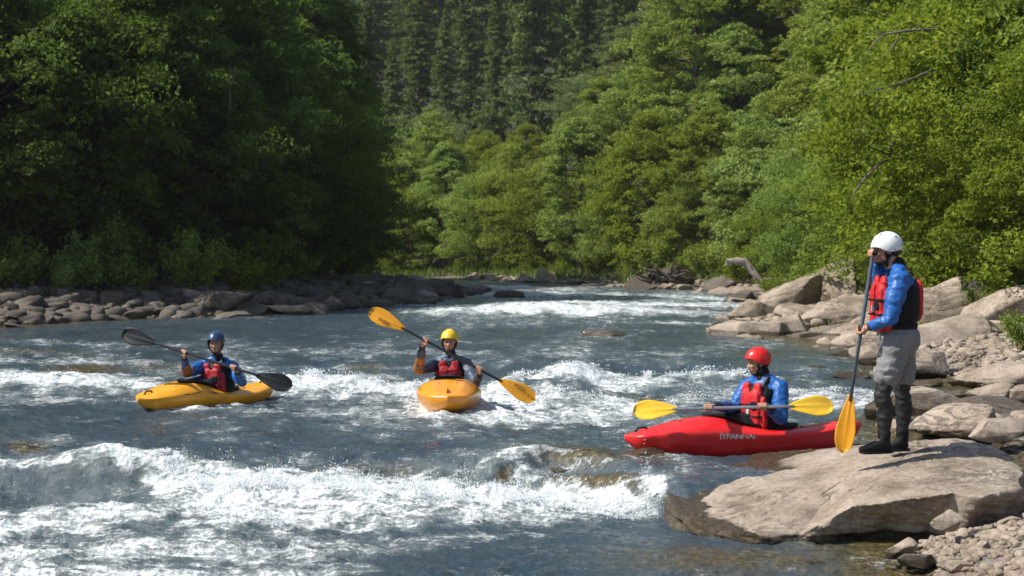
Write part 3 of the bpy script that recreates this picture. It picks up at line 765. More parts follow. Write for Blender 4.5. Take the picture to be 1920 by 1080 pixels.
scatter_rocks(6, 26, [(2.2, 9.2), (3.1, 9.9), (4.0, 10.2)], -.9, .2, (1640, 1960), (.05, .11), 'stones on the near gravel', 'fist sized pale stone on the gravel in the lower right corner', 'p')

# ---- cobbles nobody could count
def make_gravel(name, label, poly, n, size, seed, flatz=None):
    rng = np.random.default_rng(seed)
    pl = np.array(poly); lo = pl.min(0); hi = pl.max(0)
    p = rng.uniform(lo, hi, (n * 4, 2)); ok = sdf_poly(p[:, 0], p[:, 1], poly) > 0
    p = p[ok][:n]; n = len(p)
    z = ground_z(p[:, 0], p[:, 1])
    B = [rock_shape((1, .8, .6), 500 + s, 2, 7, .10) for s in range(6)]
    s = size[0] * (size[1] / size[0]) ** (rng.random(n) ** 2.2)
    Vs, Fs = [], []; off = 0
    for bi in range(6):
        P, F = B[bi]; sel = np.arange(n) % 6 == bi; m = sel.sum()
        a = rng.uniform(0, 6.28, m); c, s_ = np.cos(a), np.sin(a)
        Q = np.repeat(P[None], m, 0) * s[sel][:, None, None] * rng.uniform(.7, 1.2, (m, 1, 3))
        Q = np.stack([Q[..., 0] * c[:, None] - Q[..., 1] * s_[:, None], Q[..., 0] * s_[:, None] + Q[..., 1] * c[:, None], Q[..., 2]], -1)
        Q += np.stack([p[sel, 0], p[sel, 1], z[sel] + s[sel] * 0.25], -1)[:, None]
        Vs.append(Q.reshape(-1, 3)); Fs.append((F[None] + (np.arange(m) * len(P))[:, None, None]).reshape(-1, 3) + off); off += m * len(P)
    V = np.concatenate(Vs); F = np.concatenate(Fs)
    wet = 1 - sstep(0.0, 0.07, V[:, 2] - water_base(V[:, 0], V[:, 1]) - 0.02)
    me = mesh_np(name, V, F, M_ROCKD if 'left' in label else M_ROCK, True, {'wet': ('POINT', wet)})  # left bank cobbles take the stone with tree shade in its colour
    tag(obj_me(name, me), label, 'gravel', kind='stuff')
make_gravel('gravel', 'pale gravel and cobbles in the lower right corner', [(2.1, 8.0), (2.6, 9.6), (2.9, 10.4), (3.6, 10.9), (4.3, 12.0), (6.5, 12.5), (5.5, 8)], 7000, (.014, .055), 1)
make_gravel('gravel', 'cobble bar on the right bank behind the standing man', [(4.6, 14.5), (5.6, 16.5), (6.8, 17.6), (6.9, 19), (6.2, 22), (6.6, 26), (11, 27), (13, 18), (9, 14)], 7000, (.04, .14), 2)
make_gravel('gravel', 'loose cobbles around the inlet behind the slab', [(3.7, 12.9), (4.1, 15.5), (5.2, 17), (8, 17), (8, 13)], 2500, (.02, .08), 3)
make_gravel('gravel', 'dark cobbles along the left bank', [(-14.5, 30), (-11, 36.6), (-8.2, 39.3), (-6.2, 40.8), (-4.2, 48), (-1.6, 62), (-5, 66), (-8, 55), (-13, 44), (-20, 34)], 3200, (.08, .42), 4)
make_gravel('gravel', 'brown cobbles along the far shore', [(5.0, 31), (6.3, 37), (8.5, 47), (10.2, 58), (8.4, 66.5), (5.9, 71.3), (1.3, 83.7), (-3.5, 94.5), (-2, 99), (8, 82), (13, 66), (13, 50), (9, 36), (7, 31)], 5000, (.07, .28), 5)
# ------------------------------------------------------------------ trees and plants
def leaf_material(name, base, tip, trans=0.35, hue_var=0.25):
    k = NT(name)
    tone = k.attr('tone')
    rnd = k.n('ShaderNodeObjectInfo').outputs['Random']
    c = k.mix(tone, base, tip)
    v = k.math('MULTIPLY_ADD', rnd, hue_var * 2, 1 - hue_var)
    hs = k.n('ShaderNodeHueSaturation', ins={'Color': c, 'Value': v, 'Hue': k.math('MULTIPLY_ADD', rnd, 0.028, 0.486), 'Saturation': k.math('MULTIPLY_ADD', rnd, -0.18, 1.05)})
    c = hs.outputs[0]
    b = k.bsdf(Base_Color=c, Roughness=0.6, Specular_IOR_Level=0.12)
    tr = k.n('ShaderNodeBsdfTranslucent', ins={'Color': k.mix(0.5, c, (0.22, 0.34, 0.03), 'MIX')})
    mx = k.n('ShaderNodeMixShader', ins={0: trans})
    k.l(b.outputs[0], mx.inputs[1]); k.l(tr.outputs[0], mx.inputs[2])
    return k.done(mx)
L_BRIGHT = leaf_material('leaf_spring_green', (0.125, 0.180, 0.020), (0.285, 0.365, 0.044), .45, .12)
L_MID = leaf_material('leaf_mid_green', (0.165, 0.215, 0.028), (0.330, 0.395, 0.062), .42, .16)
L_PALE = leaf_material('leaf_pale_green', (0.125, 0.160, 0.050), (0.250, 0.285, 0.100), .38, .12)
L_SHADED = leaf_material('leaf_shade_tinted_green', (0.026, 0.045, 0.007), (0.150, 0.205, 0.026), .40, .20)  # left bank shade and sunlit flecks put into these leaf colours
L_NEEDLE = leaf_material('needle_dark_green', (0.085, 0.120, 0.034), (0.180, 0.225, 0.062), .25, .2)
L_GRASS = leaf_material('grass_green', (0.08, 0.13, 0.02), (0.16, 0.22, 0.04), .35, .1)
M_BARK = mat_simple('bark', (0.085, 0.068, 0.052), 0.9, 0.4, 9, 0.6, 30)
M_DEAD = mat_simple('bleached_wood', (0.30, 0.255, 0.215), 0.85, 0.3, 8, 0.5, 40)
M_DEADD = mat_simple('grey_dead_wood', (0.16, 0.125, 0.105), 0.9, 0.3, 8, 0.5, 40)

def leaf_mesh(name, C, size, rng, mat, upness=1.2, elong=1.7, outward=None, tone=None, droop=0.0):
    """C (n,3) leaf centres -> n bent diamond leaves"""
    n = len(C)
    N = rng.normal(size=(n, 3)); N[:, 2] = N[:, 2] + upness
    if outward is not None: N += outward
    N /= np.linalg.norm(N, axis=1)[:, None]
    T = rng.normal(size=(n, 3)); T -= (T * N).sum(1)[:, None] * N; T /= np.linalg.norm(T, axis=1)[:, None]
    B = np.cross(N, T)
    s = (size * rng.uniform(0.6, 1.35, n))[:, None]
    a = C - T * s * elong * 0.5; b = C + B * s * 0.42 + N * s * 0.10; c = C + T * s * elong * 0.5 - N * s * droop; d = C - B * s * 0.42 + N * s * 0.10
    V = np.stack([a, b, c, d], 1).reshape(-1, 3)
    F = np.arange(n * 4).reshape(n, 4)
    t = rng.random(n) if tone is None else np.clip(tone + rng.normal(0, .18, n), 0, 1)
    return V, F, t

def tube(path, radii, k=7):
    """tapered tube through points"""
    P = np.array(path, float); n = len(P); V = []; up = np.array([0.13, 0.21, 1.0])
    for i in range(n):
        t = P[min(i + 1, n - 1)] - P[max(i - 1, 0)]; t /= np.linalg.norm(t) + 1e-9
        a = np.cross(t, up if abs(t[2]) < .9 else np.array([1.0, .1, 0])); a /= np.linalg.norm(a); b = np.cross(t, a)
        th = np.linspace(0, 2 * PI, k, endpoint=False)
        V.append(P[i] + radii[i] * (np.cos(th)[:, None] * a + np.sin(th)[:, None] * b))
    V.append(P[-1][None]); V = np.concatenate(V)
    F = []
    for i in range(n - 1):
        for j in range(k):
            F.append([i * k + j, i * k + (j + 1) % k, (i + 1) * k + (j + 1) % k, (i + 1) * k + j])
    tip = len(V) - 1
    for j in range(k): F.append([(n - 1) * k + j, (n - 1) * k + (j + 1) % k, tip, tip])
    return V, F

def join_tubes(tubes):
    Vs, Fs, off = [], [], 0
    for V, F in tubes:
        Vs.append(V); Fs.append(np.array(F) + off); off += len(V)
    return np.concatenate(Vs), np.concatenate(Fs)

def tubes_mesh(name, tubes, mat):
    V, F = join_tubes(tubes)
    me = bpy.data.meshes.new(name)
    me.from_pydata(V.tolist(), [], [[a, b, c] if c == d else [a, b, c, d] for a, b, c, d in F.tolist()])
    me.polygons.foreach_set('use_smooth', [True] * len(me.polygons)); me.materials.append(mat)
    return me

def broadleaf_data(seed, H=9.0, Rc=3.0, base=0.08, nclump=130, per=330, leaf=.085, layered=.38, lean=0.0, shape=1.0, multi=1):
    rng = np.random.default_rng(seed)
    tubes = []; Cs = []; Os = []; Ts = []
    trunks = []
    for m in range(multi):
        a = rng.uniform(0, 6.28); sp = 0 if multi == 1 else rng.uniform(.15, .35)
        n = 9; pts = []; x = rng.normal(0, .05); y = rng.normal(0, .05)
        for i in range(n):
            t = i / (n - 1)
            pts.append(np.array([math.cos(a) * sp * H * .5 * t + x * t * 3 + lean * H * t + rng.normal(0, .012 * H) * (t > 0), math.sin(a) * sp * H * .5 * t + rng.normal(0, .012 * H) * (t > 0), H * .93 * t * (1 - .1 * m) - .15]))
        r0 = .017 * H / (1 + .35 * (multi - 1))
        tubes.append(tube(pts, [r0 * (1 - .85 * (i / (n - 1))) + .008 for i in range(n)], 8)); trunks.append(np.array(pts))
    for ci in range(nclump):
        tp = trunks[rng.integers(len(trunks))]
        t = base + (1 - base) * rng.random() ** 0.9
        prof = Rc * (math.sin(PI * min(1, (t - base * .4) * .93 + .10)) ** .65) * (1 - .35 * t ** 3) * shape
        k = t * (len(tp) - 1); i = min(int(k), len(tp) - 2); p0 = tp[i] + (tp[i + 1] - tp[i]) * (k - i)
        az = rng.uniform(0, 2 * PI); r = prof * rng.uniform(.35, 1.0) ** .6 * (1 + .25 * math.sin(az * 3 + seed))
        rise = rng.uniform(.05, .45) * r
        p1 = p0 + np.array([math.cos(az) * r, math.sin(az) * r, rise])
        if ci % 2 == 0:
            mid = (p0 + p1) / 2 + np.array([0, 0, -.06 * r])
            tubes.append(tube([p0, mid, p1], [.0045 * H * (1 - t * .6), .003 * H, .006], 5))
        cr = Rc * rng.uniform(.16, .34)
        m = int(per * rng.uniform(.6, 1.4) * (cr / (Rc * .25)) ** 1.5)
        q = rng.normal(size=(m, 3)); q /= np.linalg.norm(q, axis=1)[:, None]; q *= (rng.random(m) ** .45)[:, None]
        # break the clump into twigs
        tw = rng.normal(size=(max(4, m // 22), 3)); tw /= np.linalg.norm(tw, axis=1)[:, None]; tw *= (rng.random(len(tw)) ** .4)[:, None]
        q = q * .30 + tw[rng.integers(len(tw), size=m)] * .85
        C = p1 + q * cr * np.array([1.25, 1.25, layered * 1.6])
        C[:, 2] -= .25 * (q[:, 0] ** 2 + q[:, 1] ** 2) * cr
        Cs.append(C); Os.append(np.repeat(np.array([[math.cos(az), math.sin(az), 0]]) * .45, m, 0)); Ts.append(np.full(m, rng.uniform(.2, .8)) + q[:, 2] * .25)
    C = np.concatenate(Cs); O = np.concatenate(Os); T = np.concatenate(Ts)
    ok = C[:, 2] > 0.02
    return leaf_mesh('crown', C[ok], leaf, rng, None, 1.0, 1.6, O[ok], T[ok]), join_tubes(tubes)

def conifer_data(seed, H=16.0, Rc=2.6, base=.1, whorls=44, per=8, needle=.16, dense=34):
    rng = np.random.default_rng(seed)
    tubes = [tube([(0, 0, -.2), (rng.normal(0, .05), 0, H * .5), (rng.normal(0, .1), rng.normal(0, .1), H)], [.016 * H, .010 * H, .02], 8)]
    Cs = []; Ts = []; D = []
    for w_ in range(whorls):
        t = base + (1 - base) * (w_ / whorls) ** .95
        L = Rc * (1 - t) ** .8 * rng.uniform(.7, 1.15) + .15
        for b in range(per):
            az = rng.uniform(0, 2 * PI); l = L * rng.uniform(.55, 1.15)
            z = H * t + rng.uniform(-.2, .2)
            n = int(dense * (l / Rc) ** .8) + 6
            u = rng.random(n) ** .7
            side = rng.normal(0, .17, n) * l * (1.15 - u)
            x = math.cos(az) * u * l - math.sin(az) * side; y = math.sin(az) * u * l + math.cos(az) * side
            zz = z - .28 * l * u ** 1.5 + .12 * l * u ** 4 + rng.normal(0, .04, n) * l
            Cs.append(np.stack([x, y, zz], -1)); Ts.append(np.full(n, rng.uniform(.2, .8)) + (u - .5) * .5)
            D.append(np.repeat([[math.cos(az), math.sin(az), -.2]], n, 0))
            if b % 2 == 0: tubes.append(tube([(0, 0, z), (math.cos(az) * l * .5, math.sin(az) * l * .5, z - .1 * l), (math.cos(az) * l * .95, math.sin(az) * l * .95, z - .2 * l)], [.03, .02, .008], 4))
    C = np.concatenate(Cs); T = np.concatenate(Ts)
    return leaf_mesh('crown', C, needle, rng, None, 1.6, 2.4, np.concatenate(D) * .3, T, .2), join_tubes(tubes)

def bush_data(seed, H=1.6, Rc=1.1, nst=26, per=110, leaf=.07):
    rng = np.random.default_rng(seed); tubes = []; Cs = []; Ts = []; Os = []
    for i in range(nst):
        az = rng.uniform(0, 2 * PI); l = H * rng.uniform(.6, 1.1); sp = rng.random() ** .6 * Rc
        tip = np.array([math.cos(az) * sp, math.sin(az) * sp, l * (1 - .35 * (sp / Rc) ** 2)])
        root = np.array([math.cos(az) * sp * .15, math.sin(az) * sp * .15, -.05]); mid = (root + tip) / 2 + np.array([0, 0, .12 * l])
        tubes.append(tube([root, mid, tip], [.012, .008, .003], 4))
        u = rng.uniform(.25, 1.05, per)[:, None]
        P = root * (1 - u) ** 2 + 2 * mid * u * (1 - u) + tip * u * u
        P = P + rng.normal(0, .11, (per, 3)) * (0.6 + H * .25)
        Cs.append(P); Ts.append(np.full(per, rng.uniform(.2, .85))); Os.append(np.repeat([[math.cos(az) * .5, math.sin(az) * .5, 0]], per, 0))
    C = np.concatenate(Cs); ok = C[:, 2] > 0
    return leaf_mesh('crown', C[ok], leaf, rng, None, .9, 1.9, np.concatenate(Os)[ok], np.concatenate(Ts)[ok]), join_tubes(tubes)

def build_plant(kind, data, leaf_mat, crown='crown', wood='trunk', bark=None):
    (V, F, t), (TV, TF) = data
    root = bpy.data.objects.new(kind, None)
    cm = mesh_np(crown, V, F, leaf_mat, False, {'tone': ('FACE', t)})
    tm = mesh_np(wood, TV, TF, bark or M_BARK, True)
    return (kind, crown, cm, wood, tm)

def place_plant(proto, x, y, s=1.0, rz=0.0, sz=1.0, z=None, label=None, cat='tree', group=None, lean=(0, 0)):
    kind, crown, cm, wood, tm = proto
    if z is None: z = float(ground_z(np.array([x]), np.array([y]))[0])
    r = empty(kind, (x, y, z), rz); r.scale = (s, s, s * sz); r.rotation_euler = (lean[0], lean[1], rz)
    obj_me(crown, cm, r); obj_me(wood, tm, r)
    return tag(r, label, cat, group)

BD = {
 'a': broadleaf_data(1, 9, 3.0, .04, 150, 330, .085, .40),
 'b': broadleaf_data(2, 10, 2.7, .10, 140, 340, .085, .34, .03),
 'c': broadleaf_data(3, 8, 3.3, .03, 160, 320, .085, .42, 0, 1.0, 3),
 'd': broadleaf_data(4, 12, 3.2, .16, 140, 360, .10, .30, -.04),
 'e': broadleaf_data(5, 7, 2.6, .02, 150, 420, .062, .45, 0, 1.0, 2),
}
CD = {'f': conifer_data(11, 17, 3.4, .06, 30, 9, .20, 46), 'g': conifer_data(12, 19, 3.0, .05, 34, 9, .20, 44), 'h': conifer_data(13, 16, 3.9, .10, 25, 9, .22, 50)}
def bl(k, mat): return build_plant('broadleaf_tree', BD[k], mat)
PB = {k: bl(k, L_BRIGHT) for k in 'abce'}
PM = {k: bl(k, L_MID) for k in 'abcd'}
PP = {k: bl(k, L_PALE) for k in 'acd'}
PD = {k: bl(k, L_SHADED) for k in 'abcd'}
L_NEEDLE2 = leaf_material('needle_light_green', (0.11, 0.15, 0.040), (0.20, 0.25, 0.075), .3, .15)
PC = {k: build_plant('conifer', CD[k], L_NEEDLE) for k in 'fgh'}
PC['l'] = build_plant('conifer', CD['f'], L_NEEDLE2); PC['m'] = build_plant('conifer', CD['g'], L_NEEDLE2)
bdat = [bush_data(21), bush_data(22, 1.2, 1.3, 24, 110, .06), bush_data(23, 2.2, 1.3, 30, 130, .08)]
UB = [build_plant('bush', d, L_BRIGHT, 'foliage', 'stem') for d in bdat]
UM = [build_plant('bush', d, L_MID, 'foliage', 'stem') for d in bdat]
UD = [build_plant('bush', d, L_SHADED, 'foliage', 'stem') for d in bdat]

ORD = ['first', 'second', 'third', 'fourth', 'fifth', 'sixth', 'seventh', 'eighth', 'ninth', 'tenth', 'eleventh', 'twelfth', 'thirteenth', 'fourteenth', 'fifteenth', 'sixteenth',
       'seventeenth', 'eighteenth', 'nineteenth', 'twentieth', 'twenty first', 'twenty second', 'twenty third', 'twenty fourth', 'twenty fifth', 'twenty sixth', 'twenty seventh', 'twenty eighth', 'twenty ninth', 'thirtieth',
       'thirty first', 'thirty second', 'thirty third', 'thirty fourth', 'thirty fifth', 'thirty sixth', 'thirty seventh', 'thirty eighth', 'thirty ninth', 'fortieth']
PR = random.Random(5)
def row(items, protos, look, where, group, cat='tree', jit=.12):
    """items (px, distance, height or scale); labels count them from the left"""
    items = sorted(items, key=lambda t: t[0])
    for i, it in enumerate(items):
        px, d, s = it[:3]
        k = it[3] if len(it) > 3 else PR.choice(sorted(protos)) if isinstance(protos, dict) else PR.randrange(len(protos))
        p = protos[k]
        x = (px - 960) / FPX * d
        lk = it[4] if len(it) > 4 else look
        lab = f"{lk}, {ORD[i]} from the left {where}" if len(items) > 1 else f"{lk} {where}"
        place_plant(p, x, d, s * PR.uniform(1 - jit, 1 + jit), PR.uniform(0, 6.28), PR.uniform(.92, 1.1), None, lab, cat, group)

# right bank, near: the bright green wall behind the standing man
row([(1985, 29, .9, 'e'), (1860, 34, .95, 'c'), (2010, 32, 1.1, 'c'), (1930, 36, 1.25, 'a'), (1790, 39, .9, 'e')], PB, 'bright spring green leafy tree', 'in the wall behind the standing man', 'bright trees behind the standing man')
row([(1690, 42, .85, 'c'), (1620, 48, .85, 'a'), (1760, 40, 1.15, 'b'), (1545, 55, .8, 'c'), (1830, 40, 1.25, 'a'), (1920, 39, 1.35, 'b'), (1480, 62, .75, 'e')], PB, 'yellow green leafy tree', 'in the right bank second row', 'second row of trees on the right bank')
row([(1440, 72, 1.0, 'a'), (1500, 70, 1.15, 'b'), (1570, 66, 1.2, 'c'), (1650, 60, 1.3, 'a'), (1390, 78, 1.0, 'c'), (1730, 56, 1.4, 'd')], PM, 'mid green leafy tree', 'in the right bank third row', 'third row of trees on the right bank')
row([(1480, 92, 1.5, 'd'), (1570, 84, 1.5, 'b'), (1660, 78, 1.6, 'a'), (1740, 72, 1.6, 'd'), (1820, 64, 1.7, 'b'), (1910, 60, 1.7, 'a')], PM, 'tall mid green tree', 'high on the right slope', 'trees high on the right slope')
# far bank, front row
row([(700, 110, .95, 'a'), (770, 106, .85, 'c'), (835, 104, 1.05, 'b'), (900, 100, .85, 'c'), (960, 97, 1.1, 'a'), (1030, 93, .85, 'c'), (1090, 88, 1.05, 'b'), (1150, 84, .8, 'c'), (1215, 81, 1.1, 'a'), (1280, 77, .75, 'c'), (1335, 75, .95, 'b')],
    PM, 'leafy green tree', 'in the far bank front row', 'front row of trees on the far bank')
row([(740, 122, 1.15, 'b'), (810, 120, 1.35, 'a'), (890, 118, 1.0, 'c'), (985, 112, .85, 'a'), (1060, 110, .85, 'b'), (1140, 104, .85, 'd'), (1220, 100, 1.15, 'a'), (1300, 94, 1.5, 'd'), (1375, 90, 1.3, 'b'), (650, 126, 1.3, 'a')],
    PM, 'big rounded leafy tree', 'in the far bank second row', 'second row of trees on the far bank')
row([(1180, 116, .95, 'd'), (1260, 110, 1.3, 'a'), (1110, 122, 1.1, 'c'), (800, 132, 1.1, 'c'), (1340, 106, 1.9, 'a'), (1410, 100, 1.7, 'd')], PP, 'pale grey green spreading tree', 'above the far bank second row', 'pale trees above the far bank')
# conifers up the far hillside
row([(640, 150, 1.0, 'l'), (690, 152, 1.15, 'f'), (735, 144, .8, 'm'), (785, 156, 1.25, 'g'), (835, 146, .85, 'l'), (880, 154, 1.15, 'f'), (930, 144, .8, 'm'), (1000, 136, 1.25, 'h', 'darkest and broadest conifer'), (1055, 150, .9, 'l'), (1100, 142, 1.15, 'g'), (1150, 154, 1.0, 'm'), (1205, 144, 1.15, 'f'), (1270, 146, 1.0, 'l'), (1330, 138, 1.1, 'g'), (1390, 130, .95, 'm'), (1440, 122, 1.1, 'f'), (1480, 116, 1.0, 'l')],
    PC, 'slender conifer', 'in the hillside lower row', 'lower row of conifers on the far hillside', jit=.1)
row([(650 + i * 52, 178 + (i * 37) % 26, 1.25 + ((i * 29) % 10) * .05, 'gflfhmfg'[i % 8]) for i in range(17)], PC, 'slender conifer', 'in the hillside upper row', 'upper row of conifers on the far hillside', jit=.25)
row([(620 + i * 62, 214 + (i * 31) % 26, 1.35 + ((i * 29) % 10) * .04) for i in range(15)], PC, 'slender conifer', 'in the hillside topmost row', 'topmost row of conifers on the far hillside', jit=.25)
# left bank, its shade partly carried by darkened leaf colour
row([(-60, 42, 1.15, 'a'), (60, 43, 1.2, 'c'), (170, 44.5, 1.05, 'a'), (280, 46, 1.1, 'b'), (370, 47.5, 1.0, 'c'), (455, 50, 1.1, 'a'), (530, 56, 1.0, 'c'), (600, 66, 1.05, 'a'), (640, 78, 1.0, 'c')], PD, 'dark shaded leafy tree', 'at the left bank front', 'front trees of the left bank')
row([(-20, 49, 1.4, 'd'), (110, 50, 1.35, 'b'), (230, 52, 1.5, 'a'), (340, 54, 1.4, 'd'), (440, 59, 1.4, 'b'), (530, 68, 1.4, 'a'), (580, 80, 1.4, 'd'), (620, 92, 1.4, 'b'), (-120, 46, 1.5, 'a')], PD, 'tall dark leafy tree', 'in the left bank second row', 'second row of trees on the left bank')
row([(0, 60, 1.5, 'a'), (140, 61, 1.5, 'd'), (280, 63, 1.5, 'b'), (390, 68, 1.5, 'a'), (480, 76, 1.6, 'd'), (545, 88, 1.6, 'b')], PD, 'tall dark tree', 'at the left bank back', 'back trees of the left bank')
# bushes
row([(1500, 51, .7, 1), (1560, 50, .7, 0), (1640, 46, .6, 1), (1700, 38, .6, 0), (1765, 34.5, .6, 2), (1935, 22.5, .4, 0), (1600, 50, .8, 2), (1460, 50, .7, 0),  (1700, 41, .8, 2), (1540, 55, .9, 0), (1660, 45, .9, 1), (1800, 36, .8, 0), (1880, 31, .6, 1)],
    UB, 'low bright green bush', 'along the right bank rocks', 'bushes along the right bank', 'bush')
row([(1390, 66, 1.0, 2), (1330, 72, 1.1, 0), (1285, 74, 1.0, 1), (1230, 76, 1.2, 2), (1180, 79, .9, 1), (1120, 83, 1.0, 0), (1060, 87, .9, 1), (1000, 92, .9, 1), (940, 97, .9, 0), (860, 102, .9, 1), (800, 106, .9, 1), (740, 111, 1.2, 0), (690, 114, 1.2, 2)],
    UM, 'low green bush', 'along the far shore', 'bushes along the far shore', 'bush')
row([(40, 41.0, 1.0, 0), (120, 41, 1.0, 1), (190, 41.8, .9, 2), (250, 42.3, .8, 0), (365, 43.0, .8, 2, 'upright sunlit bush'), (440, 45, .9, 0), (490, 47, .9, 1), (545, 52, 1.0, 0), (600, 60, 1.0, 1), (650, 68, 1.1, 2), (-30, 40, 1.0, 1)],
    UM, 'bush half in shade', 'above the left bank stones', 'bushes along the left bank', 'bush')

# grass strips at the waterside
def make_grass(label, poly, n, h, seed, mat):
    rng = np.random.default_rng(seed); pl = np.array(poly); lo = pl.min(0); hi = pl.max(0)
    p = rng.uniform(lo, hi, (n * 6, 2)); p = p[sdf_poly(p[:, 0], p[:, 1], poly) > 0]
    p = p[fbm2(p[:, 0] * .5, p[:, 1] * .5, 3, seed) > -.15][:n]; n = len(p)
    z = ground_z(p[:, 0], p[:, 1]); hh = h * rng.uniform(.5, 1.3, n); a = rng.uniform(0, 6.28, n); w_ = hh * .06
    B = np.stack([p[:, 0], p[:, 1], z - .03], -1); dx = np.stack([np.cos(a) * w_, np.sin(a) * w_, 0 * a], -1)
    ln = rng.normal(0, .35, (n, 2)) * hh[:, None]
    m = B + np.stack([ln[:, 0] * .3, ln[:, 1] * .3, hh * .6], -1); t = B + np.stack([ln[:, 0], ln[:, 1], hh], -1)
    V = np.stack([B - dx, B + dx, m + dx * .7, t, m - dx * .7], 1).reshape(-1, 3)
    F = np.concatenate([np.arange(n)[:, None] * 5 + np.array([[0, 1, 2, 4]]), np.arange(n)[:, None] * 5 + np.array([[2, 3, 4, 4]])])
    me = bpy.data.meshes.new('grass'); me.from_pydata(V.tolist(), [], [f[:3] if f[2] == f[3] else f for f in F.tolist()]); me.materials.append(mat)
    at = me.attributes.new('tone', 'FLOAT', 'FACE'); at.data.foreach_set('value', rng.random(len(me.polygons)).astype(np.float32))
    tag(obj_me('grass', me), label, 'grass', kind='stuff')
make_grass('sunlit grass on the far shore', [(-16, 113), (-3.5, 97), (1.3, 86), (6, 74), (9, 69), (13, 72), (8, 84), (2, 98), (-14, 122)], 7000, .55, 1, L_GRASS)
make_grass('tufts of weeds at the top of the stones on the left bank', [(-16, 38), (-11, 41), (-7, 44), (-5.5, 49), (-3, 62), (-6, 66), (-9, 54), (-16, 45)], 3500, .28, 2, L_MID)
make_grass('weeds between the boulders of the right bank', [(6.5, 31), (8, 36), (10, 45), (12, 57), (15, 57), (12, 40), (14, 26), (11, 20), (8.5, 19), (8, 25)], 5000, .18, 3, L_BRIGHT)

# dead wood
def wood_thing(name, label, cat, paths, mat, group=None):
    me = tubes_mesh(name, [tube(p, r, 7) for p, r in paths], mat)
    return tag(obj_me(name, me), label, cat, group)
def pth(pts, d):
    return [tuple(at_d(a, b, d + (c[0] if c else 0))) for a, b, *c in pts]
wood_thing('driftwood_log', 'pale bare log leaning on the bank left of the large boulders', 'log',
           [(pth([(1362, 489), (1396, 490), (1412, 510), (1434, 533, -.5)], 55), [.10, .17, .15, .12]), (pth([(1396, 490), (1380, 486), (1358, 498)], 55), [.12, .08, .03])], M_DEAD)
wood_thing('dead_branch', 'bare grey branch arching over the right hand trees near the top', 'branch',
           [(pth([(1800, 60, 3), (1750, 56, 1), (1700, 58), (1660, 64), (1640, 78, .2), (1626, 100), (1618, 120)], 30.5), [.045, .04, .03, .024, .016, .010, .004]), (pth([(1690, 60), (1676, 84), (1664, 100), (1656, 122)], 30.5), [.02, .014, .010, .003]), (pth([(1712, 58), (1722, 48), (1740, 38)], 30.5), [.014, .010, .003]), (pth([(1660, 64), (1640, 60), (1622, 66)], 30.5), [.012, .008, .003]), (pth([(1676, 84), (1690, 96), (1694, 116)], 30.5), [.010, .006, .002])], M_DEADD)
wood_thing('dead_branch', 'short bare branch sticking out left in the middle of the right hand trees', 'branch',
           [(pth([(1780, 118, 3), (1730, 140, 1), (1700, 152), (1650, 166), (1622, 174), (1600, 176)], 30.5), [.04, .035, .026, .016, .009, .003]), (pth([(1690, 156), (1664, 174), (1640, 184)], 30.5), [.014, .010, .003]), (pth([(1650, 166), (1636, 156), (1620, 154)], 30.5), [.010, .006, .002])], M_DEADD)
wood_thing('dead_branch', 'long bare branch curving down to the left above the paddle', 'branch',
           [(pth([(1700, 200, 4), (1682, 240, 2), (1674, 262), (1668, 296), (1644, 312), (1622, 334), (1604, 356), (1592, 385), (1587, 412)], 33), [.05, .045, .04, .038, .034, .028, .02, .012, .004]), (pth([(1666, 303), (1690, 304), (1720, 298, 1)], 33), [.018, .012, .006]), (pth([(1644, 312), (1626, 306), (1600, 305)], 33), [.014, .010, .003]), (pth([(1670, 280), (1650, 276), (1632, 284)], 33), [.012, .008, .003])], M_DEADD)
wood_thing('snag', 'slim broken dead trunk standing in the dark left bank trees', 'dead tree',
           [(pth([(427, 250, 1), (430, 190), (431, 145), (430, 128)], 45.5), [.05, .045, .03, .01]), (pth([(431, 165), (439, 140), (442, 120)], 45.5), [.03, .02, .006])], M_DEADD)
rw = random.Random(8); paths = []
for i in range(34):
    c0 = (1245 + rw.uniform(-30, 30), 520 + rw.uniform(-6, 10)); a = rw.uniform(-.3, PI + .3); l = rw.uniform(20, 70)
    paths.append((pth([c0, (c0[0] + math.cos(a) * l * .5, c0[1] - math.sin(a) * l * .25 + rw.uniform(-4, 4), rw.uniform(-.8, .8)), (c0[0] + math.cos(a) * l, c0[1] - math.sin(a) * l * .42 + rw.uniform(-4, 6), rw.uniform(-1, 1))], 67.5), [.09, .05, .012]))
wood_thing('root_wad', 'tangle of brown roots and sticks heaped on the dark far shore boulder', 'driftwood', paths, M_BARK)
# ------------------------------------------------------------------ people, boats, paddles
def frame(fwd, up):
    u = Vector(up).normalized(); f = Vector(fwd); f = (f - u * f.dot(u)).normalized(); s = u.cross(f)   # s = the figure's left
    return f, s, u

_UV = None
def uv_sphere(nu=20, nv=12):
    V = [(0, 0, 1)]
    for i in range(1, nv):
        th = PI * i / nv
        for j in range(nu): V.append((math.sin(th) * math.cos(2 * PI * j / nu), math.sin(th) * math.sin(2 * PI * j / nu), math.cos(th)))
    V.append((0, 0, -1)); F = []
    for j in range(nu): F.append((0, 1 + j, 1 + (j + 1) % nu))
    for i in range(nv - 2):
        a = 1 + i * nu
        for j in range(nu): F.append((a + j, a + nu + j, a + nu + (j + 1) % nu, a + (j + 1) % nu))
    a = 1 + (nv - 2) * nu
    for j in range(nu): F.append((a + j, len(V) - 1, a + (j + 1) % nu))
    return np.array(V), F
UVS = uv_sphere()

